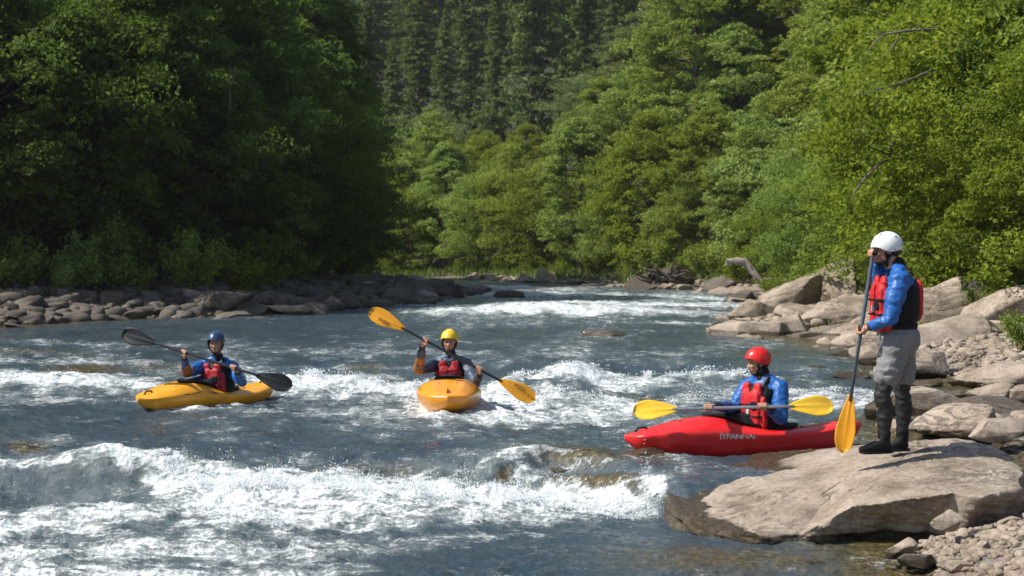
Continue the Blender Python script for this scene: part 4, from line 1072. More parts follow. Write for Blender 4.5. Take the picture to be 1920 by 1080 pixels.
class Blob:
    """collects closed rounded solids, welds them into one skin"""
    def __init__(s): s.V = []; s.F = []; s.n = 0
    def add(s, V, F):
        s.V.append(np.asarray(V, float)); s.F += [tuple(i + s.n for i in f) for f in F]; s.n += len(V); return s
    def ell(s, c, r, fr=None, e=1.0):
        """ellipsoid (e<1: towards a box); r along forward, left, up of frame fr"""
        V, F = UVS; V = np.sign(V) * np.abs(V) ** e if e != 1 else V
        V = V * np.array(r)
        if fr is None: fr = (Vector((1, 0, 0)), Vector((0, 1, 0)), Vector((0, 0, 1)))
        M = np.array([list(a) for a in fr])
        return s.add(V @ M + np.array(c), F)
    def cap(s, p0, p1, r0, r1):
        """tapered capsule"""
        p0 = np.array(p0, float); p1 = np.array(p1, float); ax = p1 - p0; L = np.linalg.norm(ax)
        if L < 1e-6: return s.ell(p0, (r0, r0, r0))
        ax /= L; h = np.array([0, 0, 1.0]) if abs(ax[2]) < .9 else np.array([1.0, 0, 0])
        a = np.cross(ax, h); a /= np.linalg.norm(a); b = np.cross(ax, a)
        V, F = UVS; V = V.copy(); up = V[:, 2] > 1e-6
        r = np.where(up, r1, r0)[:, None]
        P = (V[:, :1] * a + V[:, 1:2] * b + V[:, 2:3] * ax) * r + np.where(up[:, None], p1, p0)
        return s.add(P, F)
    def chain(s, pts, rs):
        for i in range(len(pts) - 1): s.cap(pts[i], pts[i + 1], rs[i], rs[i + 1])
        return s
    def build(s, name, mat, parent, origin, voxel=None, smooth=2, wrinkle=0.0, wscale=9.0, seed=1, label=None):
        V = np.concatenate(s.V) - np.array(origin)
        me = bpy.data.meshes.new(name); me.from_pydata(V.tolist(), [], s.F)
        o = bpy.data.objects.new(name, me); COL.objects.link(o)
        if voxel:
            m = o.modifiers.new('r', 'REMESH'); m.mode = 'VOXEL'; m.voxel_size = voxel; m.use_smooth_shade = True
            if smooth:
                m2 = o.modifiers.new('s', 'SMOOTH'); m2.iterations = smooth; m2.factor = 0.6
            dg = bpy.context.evaluated_depsgraph_get(); me2 = bpy.data.meshes.new_from_object(o.evaluated_get(dg))
            o.modifiers.clear(); o.data = me2; bpy.data.meshes.remove(me); me = me2; me.name = name
        if wrinkle:
            n = len(me.vertices); co = np.empty(n * 3, np.float32); me.vertices.foreach_get('co', co); co = co.reshape(-1, 3).astype(float)
            no = np.empty(n * 3, np.float32); me.vertices.foreach_get('normal', no); no = no.reshape(-1, 3)
            q = co + 0.05 * np.stack([fbm3(co * 6, 2, seed + 50), fbm3(co * 6, 2, seed + 51), fbm3(co * 6, 2, seed + 52)], -1)
            w_ = fbm3(q * np.array([wscale, wscale, wscale * 1.7]), 3, seed, .5, True) - .3
            co = co + no * (w_ * wrinkle)[:, None]
            me.vertices.foreach_set('co', co.astype(np.float32).ravel())
        me.polygons.foreach_set('use_smooth', [True] * len(me.polygons))
        me.materials.clear(); me.materials.append(mat); me.update()
        o.parent = parent
        if label: o['label'] = label
        return o

def lp(a, b, t): return Vector(a).lerp(Vector(b), t)

# ---- materials
M_SKIN = mat_simple('skin', (0.44, 0.235, 0.155), 0.5, 0.12, 20, 0.15, 120)
M_HAIR = mat_simple('dark_hair', (0.03, 0.018, 0.012), 0.8, 0.3, 60, 0.5, 160)
M_BEARD = mat_simple('stubble', (0.12, 0.065, 0.04), 0.8, 0.3, 60, 0.5, 160)
M_BLUE = mat_simple('blue_shell_fabric', (0.012, 0.105, 0.36), 0.45, 0.07, 14, 0.25, 60)
M_BLUE2 = mat_simple('faded_blue_fabric', (0.050, 0.078, 0.125), 0.5, 0.12, 14, 0.25, 60)
M_NAVY = mat_simple('navy_fabric', (0.012, 0.018, 0.035), 0.6, 0.3, 14, 0.25, 60)
M_BLACK = mat_simple('black_neoprene', (0.007, 0.007, 0.008), 0.65, 0.3, 14, 0.25, 80, 0.0, 0.25)
M_STRAP = mat_simple('grey_webbing', (0.10, 0.12, 0.14), 0.7, 0.2, 40, 0.3, 200)
M_REDV = mat_simple('red_vest_fabric', (0.52, 0.010, 0.014), 0.6, 0.15, 18, 0.35, 70)
M_REDD = mat_simple('dark_red_vest_fabric', (0.36, 0.006, 0.014), 0.6, 0.2, 18, 0.35, 70)
M_GREY = mat_simple('grey_shorts_fabric', (0.19, 0.19, 0.192), 0.8, 0.14, 10, 0.4, 60)
M_LEG = mat_simple('black_leggings', (0.008, 0.008, 0.009), 0.62, 0.3, 10, 0.3, 60)
M_ORANGE = mat_simple('orange_fabric', (0.34, 0.13, 0.02), 0.6, 0.2, 14, 0.3, 60)
M_TAN = mat_simple('tan_fabric', (0.20, 0.15, 0.10), 0.6, 0.2, 14, 0.3, 60)
M_WHITE = mat_simple('white_helmet_shell', (0.78, 0.79, 0.78), 0.35, 0.05, 6, 0.05, 30)
M_REDH = mat_simple('red_helmet_shell', (0.70, 0.022, 0.016), 0.28, 0.10, 6, 0.04, 30)
M_YELH = mat_simple('yellow_helmet_shell', (0.78, 0.50, 0.025), 0.35, 0.1, 6, 0.05, 30)
M_BLUH = mat_simple('dark_blue_helmet_shell', (0.030, 0.055, 0.13), 0.3, 0.2, 6, 0.05, 30)
M_LIGHTP = mat_simple('pale_buckle_plastic', (0.5, 0.5, 0.47), 0.5, 0.1)
M_EYEW = mat_simple('eye_white', (0.55, 0.52, 0.48), 0.3, 0.05)
M_EYED = mat_simple('eye_dark', (0.02, 0.013, 0.01), 0.2, 0.05)
M_LIP = mat_simple('lips', (0.33, 0.12, 0.10), 0.5, 0.1)
M_ALU = mat_simple('silver_shaft', (0.50, 0.52, 0.54), 0.32, 0.08, 10, 0.0, 10, 0.8)
M_SHAFTB = mat_simple('black_shaft', (0.016, 0.018, 0.022), 0.35, 0.2)
M_SHAFTG = mat_simple('slate_blue_shaft', (0.070, 0.095, 0.125), 0.4, 0.15)
M_BLADEY = mat_simple('yellow_blade', (0.84, 0.52, 0.035), 0.35, 0.10, 6, 0.05, 20)
M_BLADEO = mat_simple('amber_blade', (0.72, 0.31, 0.012), 0.35, 0.14, 6, 0.05, 20)
M_BLADEK = mat_simple('black_blade', (0.012, 0.014, 0.018), 0.5, 0.25, 6, 0.05, 20, 0.0, 0.25)
def hull_mat(name, a, b):
    k = NT(name); co = k.coord('Object')
    n = k.noise(co, 3, 5, 0.6); sc = k.noise(k.coord('Object', scale=(2, 14, 14)), 5, 6, 0.7)
    c = k.ramp(n, [(0.3, a), (0.7, b)])
    c = k.mix(k.math('MULTIPLY', k.math('SUBTRACT', sc, 0.64), 3.0, clamp=True), c, tuple(min(1, x * 1.3 + .06) for x in b))
    return k.done(k.bsdf(Base_Color=c, Roughness=k.ramp(sc, [(0.3, 0.22), (0.8, 0.48)]), Coat_Weight=0.15, Coat_Roughness=0.2, Normal=k.bump(sc, 0.08, 0.01)))
M_HRED = hull_mat('red_hull_plastic', (0.66, 0.016, 0.018), (0.76, 0.028, 0.026))
M_HYEL = hull_mat('yellow_hull_plastic', (0.80, 0.335, 0.010), (0.84, 0.39, 0.022))
M_HORA = hull_mat('orange_yellow_hull_plastic', (0.80, 0.28, 0.014), (0.82, 0.33, 0.026))
M_DECAL = mat_simple('brown_hull_decal', (0.20, 0.09, 0.015), 0.4, 0.4, 25)
M_DECALW = mat_simple('pale_hull_lettering', (0.62, 0.62, 0.58), 0.4, 0.35, 30)

# ---- paddles
def blade_mesh(base, dirv, nrm, L, W, asym=0.0):
    d = Vector(dirv).normalized(); n = Vector(nrm); n = (n - d * n.dot(d)).normalized(); w_ = n.cross(d)
    nu, nv = 26, 13; V = []; F = []
    for side in (1, -1):
        for i in range(nu + 1):
            u = i / nu
            hw = W / 2 * min(1, (max(u, 0.0) / 0.62) ** 0.72 * .92 + .10) * (1 - max(0, (u - .62) / .385) ** 2.6) ** .5 if u < 1 else W * .02
            for j in range(nv + 1):
                v = j / nv * 2 - 1
                c = -0.035 * (u - .1) ** 2 * 1.3 + 0.022 * (v * v) * u
                rib = 0.010 * math.exp(-(v / .13) ** 2) * (1 - u) ** .7
                th = side * (0.0035 * (1 - abs(v) ** 4) * (1 - u ** 8) + 0.0006 + rib)
                p = Vector(base) + d * (u * L) + w_ * (v * hw + asym * W * .12 * u * (1 - abs(v))) + n * (c + th)
                V.append(tuple(p))
    m = (nu + 1) * (nv + 1)
    for i in range(nu):
        for j in range(nv):
            a = i * (nv + 1) + j
            F.append((a, a + 1, a + nv + 2, a + nv + 1)); F.append((m + a, m + a + nv + 1, m + a + nv + 2, m + a + 1))
    for i in range(nu):
        for j in (0, nv):
            a = i * (nv + 1) + j; q = (a, a + nv + 1, m + a + nv + 1, m + a); F.append(q if j == 0 else q[::-1])
    for i in (0, nu):
        for j in range(nv):
            a = i * (nv + 1) + j; q = (a, m + a, m + a + 1, a + 1); F.append(q if i == 0 else q[::-1])
    return V, F

def simple_mesh(name, V, F, mat, parent, origin, smooth=True, label=None):
    o_ = Vector(origin); me = bpy.data.meshes.new(name); me.from_pydata([tuple(Vector(v) - o_) for v in V], [], F)
    me.polygons.foreach_set('use_smooth', [smooth] * len(me.polygons)); me.materials.append(mat)
    o = link(bpy.data.objects.new(name, me), parent)
    if label: o['label'] = label
    return o

def kayak_paddle(A, B, nA, nB, bl, bw, mblade, mshaft, label, group, grips=(), decal=None):
    """A and B are the blade tips"""
    A = Vector(A); B = Vector(B); d = (B - A).normalized(); root = empty('kayak_paddle', tuple((A + B) / 2)); org = root.location.copy()
    a0 = A + d * bl; b0 = B - d * bl
    V, F = tube([tuple(a0 - d * .06), tuple(a0 + d * .05), tuple((a0 + b0) / 2), tuple(b0 - d * .05), tuple(b0 + d * .06)], [.013, .016, .0165, .016, .013], 14)
    simple_mesh('shaft', V, [f[:3] if f[2] == f[3] else f for f in F], mshaft, root, org)
    for p, dv, nn in ((a0, -d, nA), (b0, d, nB)):
        V, F = blade_mesh(p, dv, nn, bl, bw, .4); bo = simple_mesh('blade', V, F, mblade, root, org)
        if decal:
            n_ = Vector(nn); n_ = (n_ - dv * n_.dot(dv)).normalized(); w_ = n_.cross(dv); c = p + dv * bl * .55
            dv_, df_ = [], []
            for q in range(5):
                cc = c + dv * (q * .03 - .06) + w_ * .035 + n_ * .014
                k0 = len(dv_); dv_ += [cc - dv * .010 - w_ * .018, cc + dv * .010 - w_ * .012, cc + dv * .012 + w_ * .016, cc - dv * .008 + w_ * .020]; df_.append((k0, k0 + 1, k0 + 2, k0 + 3))
            simple_mesh('decal', dv_, df_, decal, bo, org)
    return tag(root, label, 'paddle', group)

# ---- hands
def hand(blob, wrist, c, axis, rs=0.017, flip=1, sc=1.0):
    """closed hand round a bar of radius rs through c along axis; fingers lie side by side along the bar, thumb the other way"""
    a = Vector(axis).normalized(); c = Vector(c); u = Vector(wrist) - c; u = (u - a * u.dot(a)).normalized(); v = a.cross(u) * flip
    rr = rs + .010 * sc
    def P(ang, off, r=rr): return c + (u * math.cos(ang) + v * math.sin(ang)) * r + a * off
    palm = c + u * (rs + .020)
    blob.ell(palm - v * .004, (.018, .042 * sc, .028 * sc), (u, a, v))
    blob.ell(palm + v * .016, (.016, .041 * sc, .020 * sc), (u, a, v))
    for i, (off, fr_, ln) in enumerate(((.033, .0092, 1.0), (.0115, .0096, 1.06), (-.0105, .0092, 1.0), (-.031, .0082, .85))):
        off *= sc
        k0 = P(R(38), off, rr + .016); k1 = P(R(95) , off * 1.03, rr + .006); k2 = P(R(165) * ln, off, rr + .002); k3 = P(R(232) * ln, off * .96, rr)
        blob.chain([k0, k1, k2, k3], [fr_ * 1.12, fr_ * 1.08, fr_, fr_ * .85])
    t0 = palm - v * .022 + a * .018 * sc; t1 = P(R(-62), .036 * sc, rr + .012); t2 = P(R(-125), .030 * sc, rr + .004)
    blob.chain([t0, t1, t2], [.0135, .0115, .0092])
    blob.cap(palm, lp(wrist, palm, .0), .026, .026)
    return blob

# ---- head
def head(blob, C, fr, s=1.0):
    f, l, u = fr; C = Vector(C)
    def p(a, b, c): return C + (f * a + l * b + u * c) * s
    blob.ell(p(-.012, 0, .030), (.098 * s, .076 * s, .092 * s), fr)          # skull
    blob.ell(p(.030, 0, -.030), (.062 * s, .060 * s, .075 * s), fr)          # face
    blob.ell(p(.052, 0, -.082), (.030 * s, .034 * s, .026 * s), fr)          # chin
    blob.cap(p(.010, .048, -.060), p(.050, .016, -.086), .024 * s, .018 * s) # jaw
    blob.cap(p(.010, -.048, -.060), p(.050, -.016, -.086), .024 * s, .018 * s)
    blob.cap(p(.085, 0, .012), p(.106, 0, -.026), .009 * s, .014 * s)        # nose
    blob.ell(p(.094, .012, -.030), (.011 * s, .008 * s, .008 * s), fr); blob.ell(p(.094, -.012, -.030), (.011 * s, .008 * s, .008 * s), fr)
    blob.cap(p(.080, .044, .026), p(.090, .010, .022), .010 * s, .011 * s); blob.cap(p(.080, -.044, .026), p(.090, -.010, .022), .010 * s, .011 * s) # brow
    blob.ell(p(.072, .036, -.020), (.020 * s, .022 * s, .018 * s), fr); blob.ell(p(.072, -.036, -.020), (.020 * s, .022 * s, .018 * s), fr)          # cheeks
    blob.cap(p(.083, .020, -.056), p(.083, -.020, -.056), .009 * s, .009 * s)
    for q in (1, -1): blob.ell(p(-.006, q * .078, -.004), (.020 * s, .009 * s, .032 * s), fr)
def face_parts(root, org, C, fr, s=1.0, beard=None):
    f, l, u = fr; C = Vector(C)
    def p(a, b, c): return C + (f * a + l * b + u * c) * s
    for q in (1, -1):
        e = Blob().ell(p(.080, q * .031, .004), (.010 * s, .014 * s, .008 * s), fr).build('eye', M_EYEW, root, org)
        Blob().ell(p(.088, q * .031, .004), (.005 * s, .006 * s, .006 * s), fr).build('iris', M_EYED, e, org)
        Blob().cap(p(.089, q * .046, .020), p(.098, q * .014, .021), .004 * s, .005 * s).build('eyebrow', M_HAIR, root, org)
    Blob().cap(p(.092, .018, -.056), p(.092, -.018, -.056), .0055 * s, .0055 * s).build('lips', M_LIP, root, org)
    if beard:
        b = Blob(); b.ell(p(.050, 0, -.088), (.036 * s, .038 * s, .028 * s), fr)
        for q in (1, -1): b.cap(p(.004, q * .056, -.040), p(.046, q * .024, -.086), .021 * s, .021 * s)
        b.build('beard', beard, root, org, .006, 1)
    h = Blob(); h.ell(p(-.050, 0, -.005), (.064 * s, .078 * s, .062 * s), fr)
    h.build('hair', M_HAIR, root, org, .007, 1)

def helmet(root, org, C, fr, mat, s=1.0, vents=True, tilt=0.0, strapmat=None):
    f, l, u = fr; C = Vector(C)
    if tilt:
        f2 = f * math.cos(tilt) - u * math.sin(tilt); u2 = u * math.cos(tilt) + f * math.sin(tilt); f, u = f2, u2
    nphi, nth = 48, 22; V = []; F = []
    for inner in (0, 1):
        k = .93 if inner else 1.0
        for i in range(nth + 1):
            for j in range(nphi):
                ph = 2 * PI * j / nphi; fr_ = math.cos(ph)
                tm = R(np.interp(fr_, [-1, -.6, -.1, .25, .55, .8, 1], [120, 119, 116, 106, 88, 80, 78]))
                th = tm * i / nth
                r = (.128 + .006 * max(0, fr_) * (i / nth) ** 6, .104, .118)
                rim = 1 + .02 * (i / nth) ** 20
                x, y, z = math.sin(th) * math.cos(ph) * r[0] * k * rim, math.sin(th) * math.sin(ph) * r[1] * k * rim, math.cos(th) * r[2] * k
                V.append(C + (f * (x - .008) + l * y + u * (z + .038)) * s)
    m = (nth + 1) * nphi
    for i in range(nth):
        for j in range(nphi):
            a = i * nphi + j; b = i * nphi + (j + 1) % nphi
            F.append((a, a + nphi, b + nphi, b)); F.append((m + a, m + b, m + b + nphi, m + a + nphi))
    for j in range(nphi):
        a = nth * nphi + j; b = nth * nphi + (j + 1) % nphi; F.append((a, m + a, m + b, b))
    sh = simple_mesh('helmet', V, F, mat, root, org)
    def sp(ph, th, k=1.0): return C + (f * (math.sin(th) * math.cos(ph) * .128 * k - .008) + l * (math.sin(th) * math.sin(ph) * .104 * k) + u * (math.cos(th) * .118 * k + .038)) * s
    if vents:
        for ph, th in ((R(135), R(62)), (R(-135), R(62)), (R(60), R(28)), (R(-60), R(28)), (R(150), R(100)), (R(-150), R(100))):
            c = sp(ph, th, .985); n = (c - C - u * .038 * s).normalized(); t = n.cross(u).normalized()
            Blob().ell(c, (.004 * s, .013 * s, .008 * s), (n, t, n.cross(t))).build('vent', M_BLACK, sh, org)
    st = Blob()
    for q in (1, -1):
        st.chain([C + (f * .030 + l * q * .092 + u * .000) * s, C + (f * .030 + l * q * .074 - u * .060) * s, C + (f * .036 + l * q * .030 - u * .112) * s, C + (f * .040 - u * .118) * s], [.009 * s, .008 * s, .008 * s, .008 * s])
        st.chain([C + (-f * .050 + l * q * .085 + u * .000) * s, C + (f * .022 + l * q * .078 - u * .062) * s], [.008 * s, .007 * s])
    st.build('chin_strap', M_BLACK, sh, org)
    return sh

def torso(b, J, f, k=1.0, g=0.0):
    """trunk from pelvis to neck; k scales, g grows"""
    pel, neck = Vector(J['pelvis']), Vector(J['neck']); fr = frame(f, neck - pel); L = (neck - pel).length
    P = lambda t, a=0, c=0: pel + (neck - pel) * t + fr[0] * a + fr[1] * c
    b.ell(P(.02), (.115 * k + g, .165 * k + g, .12), fr, .9)
    b.ell(P(.30, .005), (.108 * k + g, .150 * k + g, .16), fr, .9)
    b.ell(P(.60, .008), (.118 * k + g, .170 * k + g, .17), fr, .85)
    b.ell(P(.78), (.105 * k + g, .165 * k + g, .10), fr, .9)
    b.cap(lp(J['shL'], neck, .1), lp(neck, J['shL'], .2), .062 * k + g, .060 * k + g); b.cap(lp(J['shR'], neck, .1), lp(neck, J['shR'], .2), .062 * k + g, .060 * k + g)
    return fr, P, L

def figure(J, f, hf, spec, label, loc, seed=1, group=None):
    """J joints in world space; f where the chest faces; hf where the face looks"""
    org = Vector(loc); root = empty('person', tuple(org)); k = spec.get('k', 1.0)
    pel, neck, hd = Vector(J['pelvis']), Vector(J['neck']), Vector(J['head'])
    hfr = frame(hf, J.get('headup', hd - neck + Vector((0, 0, .25)))); hs = spec.get('hs', 1.0)
    # body: one continuous skin
    b = Blob(); fr, P, L = torso(b, J, f, k * .93)
    b.cap(neck - fr[2] * .05, hd - hfr[2] * .03 - hfr[0] * .015, .058, .054); head(b, hd, hfr, hs)
    for S in 'LR':
        b.chain([J['sh' + S], J['el' + S], J['wr' + S]], [.052, .040, .025])
        h = J['grip' + S]; hand(b, J['wr' + S], h[0], h[1], h[2], h[3])
    if 'hipL' in J:
        for S in 'LR':
            b.chain([J['hip' + S], J['kn' + S], J['an' + S]], [.082, .054, .038]); b.cap(J['an' + S], J['toe' + S], .038, .026)
    b.build('body', M_SKIN, root, org, spec.get('vox', .0065), 2)
    face_parts(root, org, hd, hfr, hs, spec.get('beard'))
    helmet(root, org, hd, hfr, spec['helmet'], hs * 1.03, spec.get('vents', True), spec.get('htilt', 0.0))
    # jacket
    j = Blob(); torso(j, J, f, k, .012)
    for S in 'LR':
        sh, el, wr = Vector(J['sh' + S]), Vector(J['el' + S]), Vector(J['wr' + S])
        j.chain([sh, lp(sh, el, .5), el], [.086, .078, .060]); j.chain([el, lp(el, wr, .5), lp(el, wr, .80)], [.058, .052, .042])
    j.build('jacket', spec['jacket'], root, org, .009, 2, spec.get('wr', .017), 8, seed)
    for S in 'LR':
        el, wr = Vector(J['el' + S]), Vector(J['wr' + S]); a_, b_ = spec.get('cuffspan', (.72, .94))
        Blob().chain([lp(el, wr, a_), lp(el, wr, b_)], [.047, .037]).build('cuff', spec['cuff'], root, org, .007, 1, .005, 14, seed)
        if spec.get('elbow') and S in spec['elbowside']:
            sh = Vector(J['sh' + S]); Blob().chain([lp(sh, el, .78), el, lp(el, wr, .50)], [.066, .064, .056]).build('sleeve_panel', spec['elbow'], root, org, .008, 1, .008, 12, seed)
    c = Blob(); c.cap(neck - fr[2] * .035 , neck + fr[2] * .045, .078, .068); c.build('collar', M_BLACK, root, org, .008, 1, .004, 14, seed)
    # life vest: black carrier with foam panels front and back
    vm = spec['vest']
    v = Blob(); t0 = spec.get('vest0', .12)
    v.ell(P(t0 + .18, .006), (.128 * k + .032, .168 * k + .032, .16), fr, .75); v.ell(P(.62, .008), (.130 * k + .030, .172 * k + .020, .16), fr, .75)
    for q in (1, -1): v.chain([P(.72, .115, q * .085), P(.98, .03, q * .095), P(.80, -.11, q * .085)], [.030, .030, .030])
    vest = v.build('life_vest', M_BLACK, root, org, .009, 2, .004, 12, seed)
    fp = Blob(); tm = .5 + t0 * .2
    for q in (1, -1):
        fp.ell(P(tm - .08, .150 * k + .014, q * .050), (.036, .074, .180 * L / .52), fr, .6)
        fp.ell(P(tm - .12, .112 * k + .014, q * .125), (.038, .046, .150 * L / .52), fr, .7)
        fp.ell(P(.76, .126 * k + .014, q * .074), (.030, .052, .085 * L / .52), fr, .7)
    fp.build('front_panel', vm, vest, org, .008, 2, .006, 12, seed)
    bp = Blob(); bp.ell(P(tm + .02, -.136 * k - .010), (.034, .120, .160 * L / .52), fr, .6); bp.build('back_panel', vm, vest, org, .009, 2, .006, 10, seed)
    for tt in (.30, .50):
        s_ = Blob(); s_.cap(P(tt + t0 * .3, .186 * k + .010, .12), P(tt + t0 * .3, .186 * k + .010, -.12), .009, .009)
        for q in (1, -1): s_.cap(P(tt + t0 * .3, .186 * k + .010, q * .12), P(tt + t0 * .3, .06, q * .19), .009, .009)
        s_.build('strap', M_BLACK, vest, org)
    Blob().cap(P(.22 + t0 * .6, .190 * k + .012), P(.80, .160 * k + .010), .008, .008).build('zip', M_BLACK, vest, org)
    Blob().ell(P(.38 + t0 * .3, .192 * k + .012, .0), (.012, .020, .030), fr, .5).build('buckle', M_LIGHTP, vest, org)
    pk = Blob().ell(P(.52, .182 * k + .012, .066), (.016, .040, .045), fr, .5); pk.build('pocket', M_BLACK, vest, org)
    for q in (1, -1):
        Blob().chain([P(.80, .128, q * .088), P(1.0, .04, q * .10), P(.97, -.045, q * .098), P(.80, -.135, q * .085)], [.0125, .0125, .0125, .0125]).build('shoulder_strap', M_STRAP, vest, org)
    return root, fr, P, org

# ================================================= boats
def smooth_interp(t, xs, ys):
    """monotone-ish smooth curve through points"""
    xs = np.array(xs, float); ys = np.array(ys, float); m = np.gradient(ys, xs)
    i = int(np.clip(np.searchsorted(xs, t) - 1, 0, len(xs) - 2)); h = xs[i + 1] - xs[i]; u = (t - xs[i]) / h
    return (2 * u ** 3 - 3 * u ** 2 + 1) * ys[i] + (u ** 3 - 2 * u * u + u) * h * m[i] + (-2 * u ** 3 + 3 * u * u) * ys[i + 1] + (u ** 3 - u * u) * h * m[i + 1]

KX = [-1, -.93, -.75, -.5, -.25, 0, .25, .5, .75, .93, 1]
def kayak(origin, yaw, pitch, roll, L, W, mat, label, person_at, seat_x, text=None, decals=True, hs=1.0):
    """bow along local +x"""
    root = bpy.data.objects.new('kayak', None); root.location = origin; root.rotation_euler = (roll, pitch, yaw); link(root)
    wid = [.03, .34, .66, .88, .985, 1.0, .97, .88, .70, .42, .05]
    gun = [.262, .258, .225, .195, .190, .200, .225, .230, .220, .205, .200]
    kee = [.235, .115, .00, -.06, -.085, -.09, -.085, -.06, .00, .085, .165]
    dek = [.280, .305, .285, .255, .255, .30, .385, .365, .290, .242, .222]
    nt_, nc = 130, 56; V = []; F = []
    Lh = L / 2
    def sec(t):
        w_ = W / 2 * max(.0, smooth_interp(t, KX, wid)); 
        if abs(t) > .93: w_ = W / 2 * smooth_interp(t, KX, wid)
        return w_, smooth_interp(t, KX, gun) * hs, smooth_interp(t, KX, kee) * hs, smooth_interp(t, KX, dek) * hs
    for i in range(nt_ + 1):
        s_ = -math.cos(PI * i / nt_); t = s_
        w_, g, kz, dz = sec(t)
        for j in range(nc):
            a = 2 * PI * j / nc; ca, sa = math.cos(a), math.sin(a)
            if sa >= 0:
                y = w_ * math.copysign(abs(ca) ** .85, ca); z = g + (dz - g) * abs(sa) ** 1.25
                z += .012 * math.exp(-((abs(y) - w_ * .55) / (.12 * w_ + .01)) ** 2) * (1 if .3 < t < .85 else 0)      # moulded deck lines
            else:
                y = w_ * math.copysign(abs(ca) ** .95, ca) * (1 - .10 * abs(sa) * (1 - abs(sa)) * 4 * .5); z = g - (g - kz) * abs(sa) ** .92
            V.append((t * Lh, y, z))
    for i in range(nt_):
        for j in range(nc):
            a = i * nc + j; b = i * nc + (j + 1) % nc
            F.append((a, a + nc, b + nc, b))
    F.append(tuple(range(nc))); F.append(tuple(nt_ * nc + j for j in range(nc))[::-1])
    F = [f[::-1] for f in F]
    hull = simple_mesh('hull', V, F, mat, root, (0, 0, 0))
    bm = bmesh.new(); bm.from_mesh(hull.data); bmesh.ops.recalc_face_normals(bm, faces=bm.faces); bm.to_mesh(hull.data); bm.free()
    def deck(x):
        return sec(x / Lh)[3]
    # cockpit rim and spray deck
    cl, cw = .46, .215; cx = seat_x + .14
    rimp = []
    for j in range(48):
        a = 2 * PI * j / 48; x = cx + cl * math.cos(a); y = cw * math.sin(a) * (1 - .18 * math.cos(a))
        zz = max(deck(x) - .45 * y * y, deck(x) - .06) + .022
        rimp.append(Vector((x, y, zz)))
    b = Blob()
    for j in range(48): b.cap(rimp[j], rimp[(j + 1) % 48], .014, .014)
    b.build('cockpit_rim', M_BLACK, root, (0, 0, 0))
    # spray deck: from the rim up to the waist
    V = []; F = []; n = 48; rows_ = 9
    wc = Vector((seat_x, 0, deck(seat_x) + .16))
    for r_ in range(rows_ + 1):
        t = r_ / rows_; e = t ** 2.2
        for j in range(n):
            a = 2 * PI * j / n; p = rimp[j]; q = wc + Vector((.13 * math.cos(a), .165 * math.sin(a), 0))
            h = p.lerp(q, t); h.z = p.z * (1 - e) + q.z * e + .010 * math.sin(j * 1.7 + t * 6) * t * (1 - t)
            V.append(tuple(h))
    for r_ in range(rows_):
        for j in range(n):
            a = r_ * n + j; c = r_ * n + (j + 1) % n; F.append((a, c, c + n, a + n))
    simple_mesh('spray_deck', V, F, M_NAVY if decals else M_BLACK, root, (0, 0, 0))
    # grab loops and fittings
    for sx in (.86, -.84):
        x = sx * Lh; z = deck(x)
        Blob().chain([(x - .07, 0, z - .005), (x - .04, 0, z + .028), (x + .03, 0, z + .026), (x + .06, 0, z - .008)], [.010, .009, .009, .010]).build('grab_loop', M_BLACK, root, (0, 0, 0))
    for sy in (.10, -.10):
        x = -.46 * Lh; Blob().ell((x, sy, deck(x) - .004), (.03, .012, .010)).build('deck_fitting', M_BLACK, root, (0, 0, 0))
        x = .55 * Lh; Blob().ell((x, sy, deck(x) - .006), (.025, .010, .008)).build('deck_fitting', M_BLACK, root, (0, 0, 0))
    from mathutils.bvhtree import BVHTree
    bvh = BVHTree.FromPolygons([v.co for v in hull.data.vertices], [list(p.vertices) for p in hull.data.polygons])
    def stick(V2, F2, M, mt, nm):
        out = []
        for v in V2:
            p = M @ Vector(v); loc, nrm, i_, d_ = bvh.find_nearest(p)
            if nrm.dot(Vector((0, p.y, .3))) < 0: nrm = -nrm
            out.append(loc + nrm * .0025)
        return simple_mesh(nm, out, F2, mt, hull, (0, 0, 0), False)
    if text:
        for sd in (1, -1):
            cu = bpy.data.curves.new('t', 'FONT'); cu.body = text; cu.size = .082; cu.align_x = 'CENTER'; cu.offset = .0022; cu.space_character = .92
            to = bpy.data.objects.new('t', cu); COL.objects.link(to); dg = bpy.context.evaluated_depsgraph_get(); me = bpy.data.meshes.new_from_object(to.evaluated_get(dg)); bpy.data.objects.remove(to)
            V2 = [(v.co.x, v.co.y, 0) for v in me.vertices]; F2 = [tuple(p.vertices) for p in me.polygons]
            # on the left side (+y) letters run towards the stern
            M = Matrix.Translation((text_x, sd * .34, .145)) @ Matrix(((-sd, 0, 0, 0), (0, 0, 1, 0), (0, 1.0, 0, 0), (0, 0, 0, 1)))
            stick(V2, F2, M, M_DECALW, 'lettering')
    if decals:
        for sd in (1, -1):
            for (x0, z0, l_, h_, sl) in ((.12, .20, .30, .050, -.25), (.42, .25, .22, .02, .1), (.58, .24, .12, .022, -.1), (-.02, .17, .16, .03, .2)):
                V2 = []; F2 = []; nn = 14
                for q in range(nn + 1):
                    u = q / nn; ww = h_ * math.sin(PI * u) ** .7 * (1 - .5 * u) + .002
                    V2 += [(l_ * (u - .5), sl * l_ * (u - .5) - ww / 2, 0), (l_ * (u - .5), sl * l_ * (u - .5) + ww / 2, 0)]
                for q in range(nn): F2.append((2 * q, 2 * q + 2, 2 * q + 3, 2 * q + 1))
                M = Matrix.Translation((x0, sd * .30, z0)) @ Matrix(((-sd, 0, 0, 0), (0, 0, 1, 0), (0, 1.0, 0, 0), (0, 0, 0, 1)))
                stick(V2, F2, M, M_DECAL, 'decal')
        V2 = []; F2 = []
    tag(root, label, 'kayak', 'white water kayaks')
    return root
text_x = .16

CAMDIR = Vector((0, -1, 0))
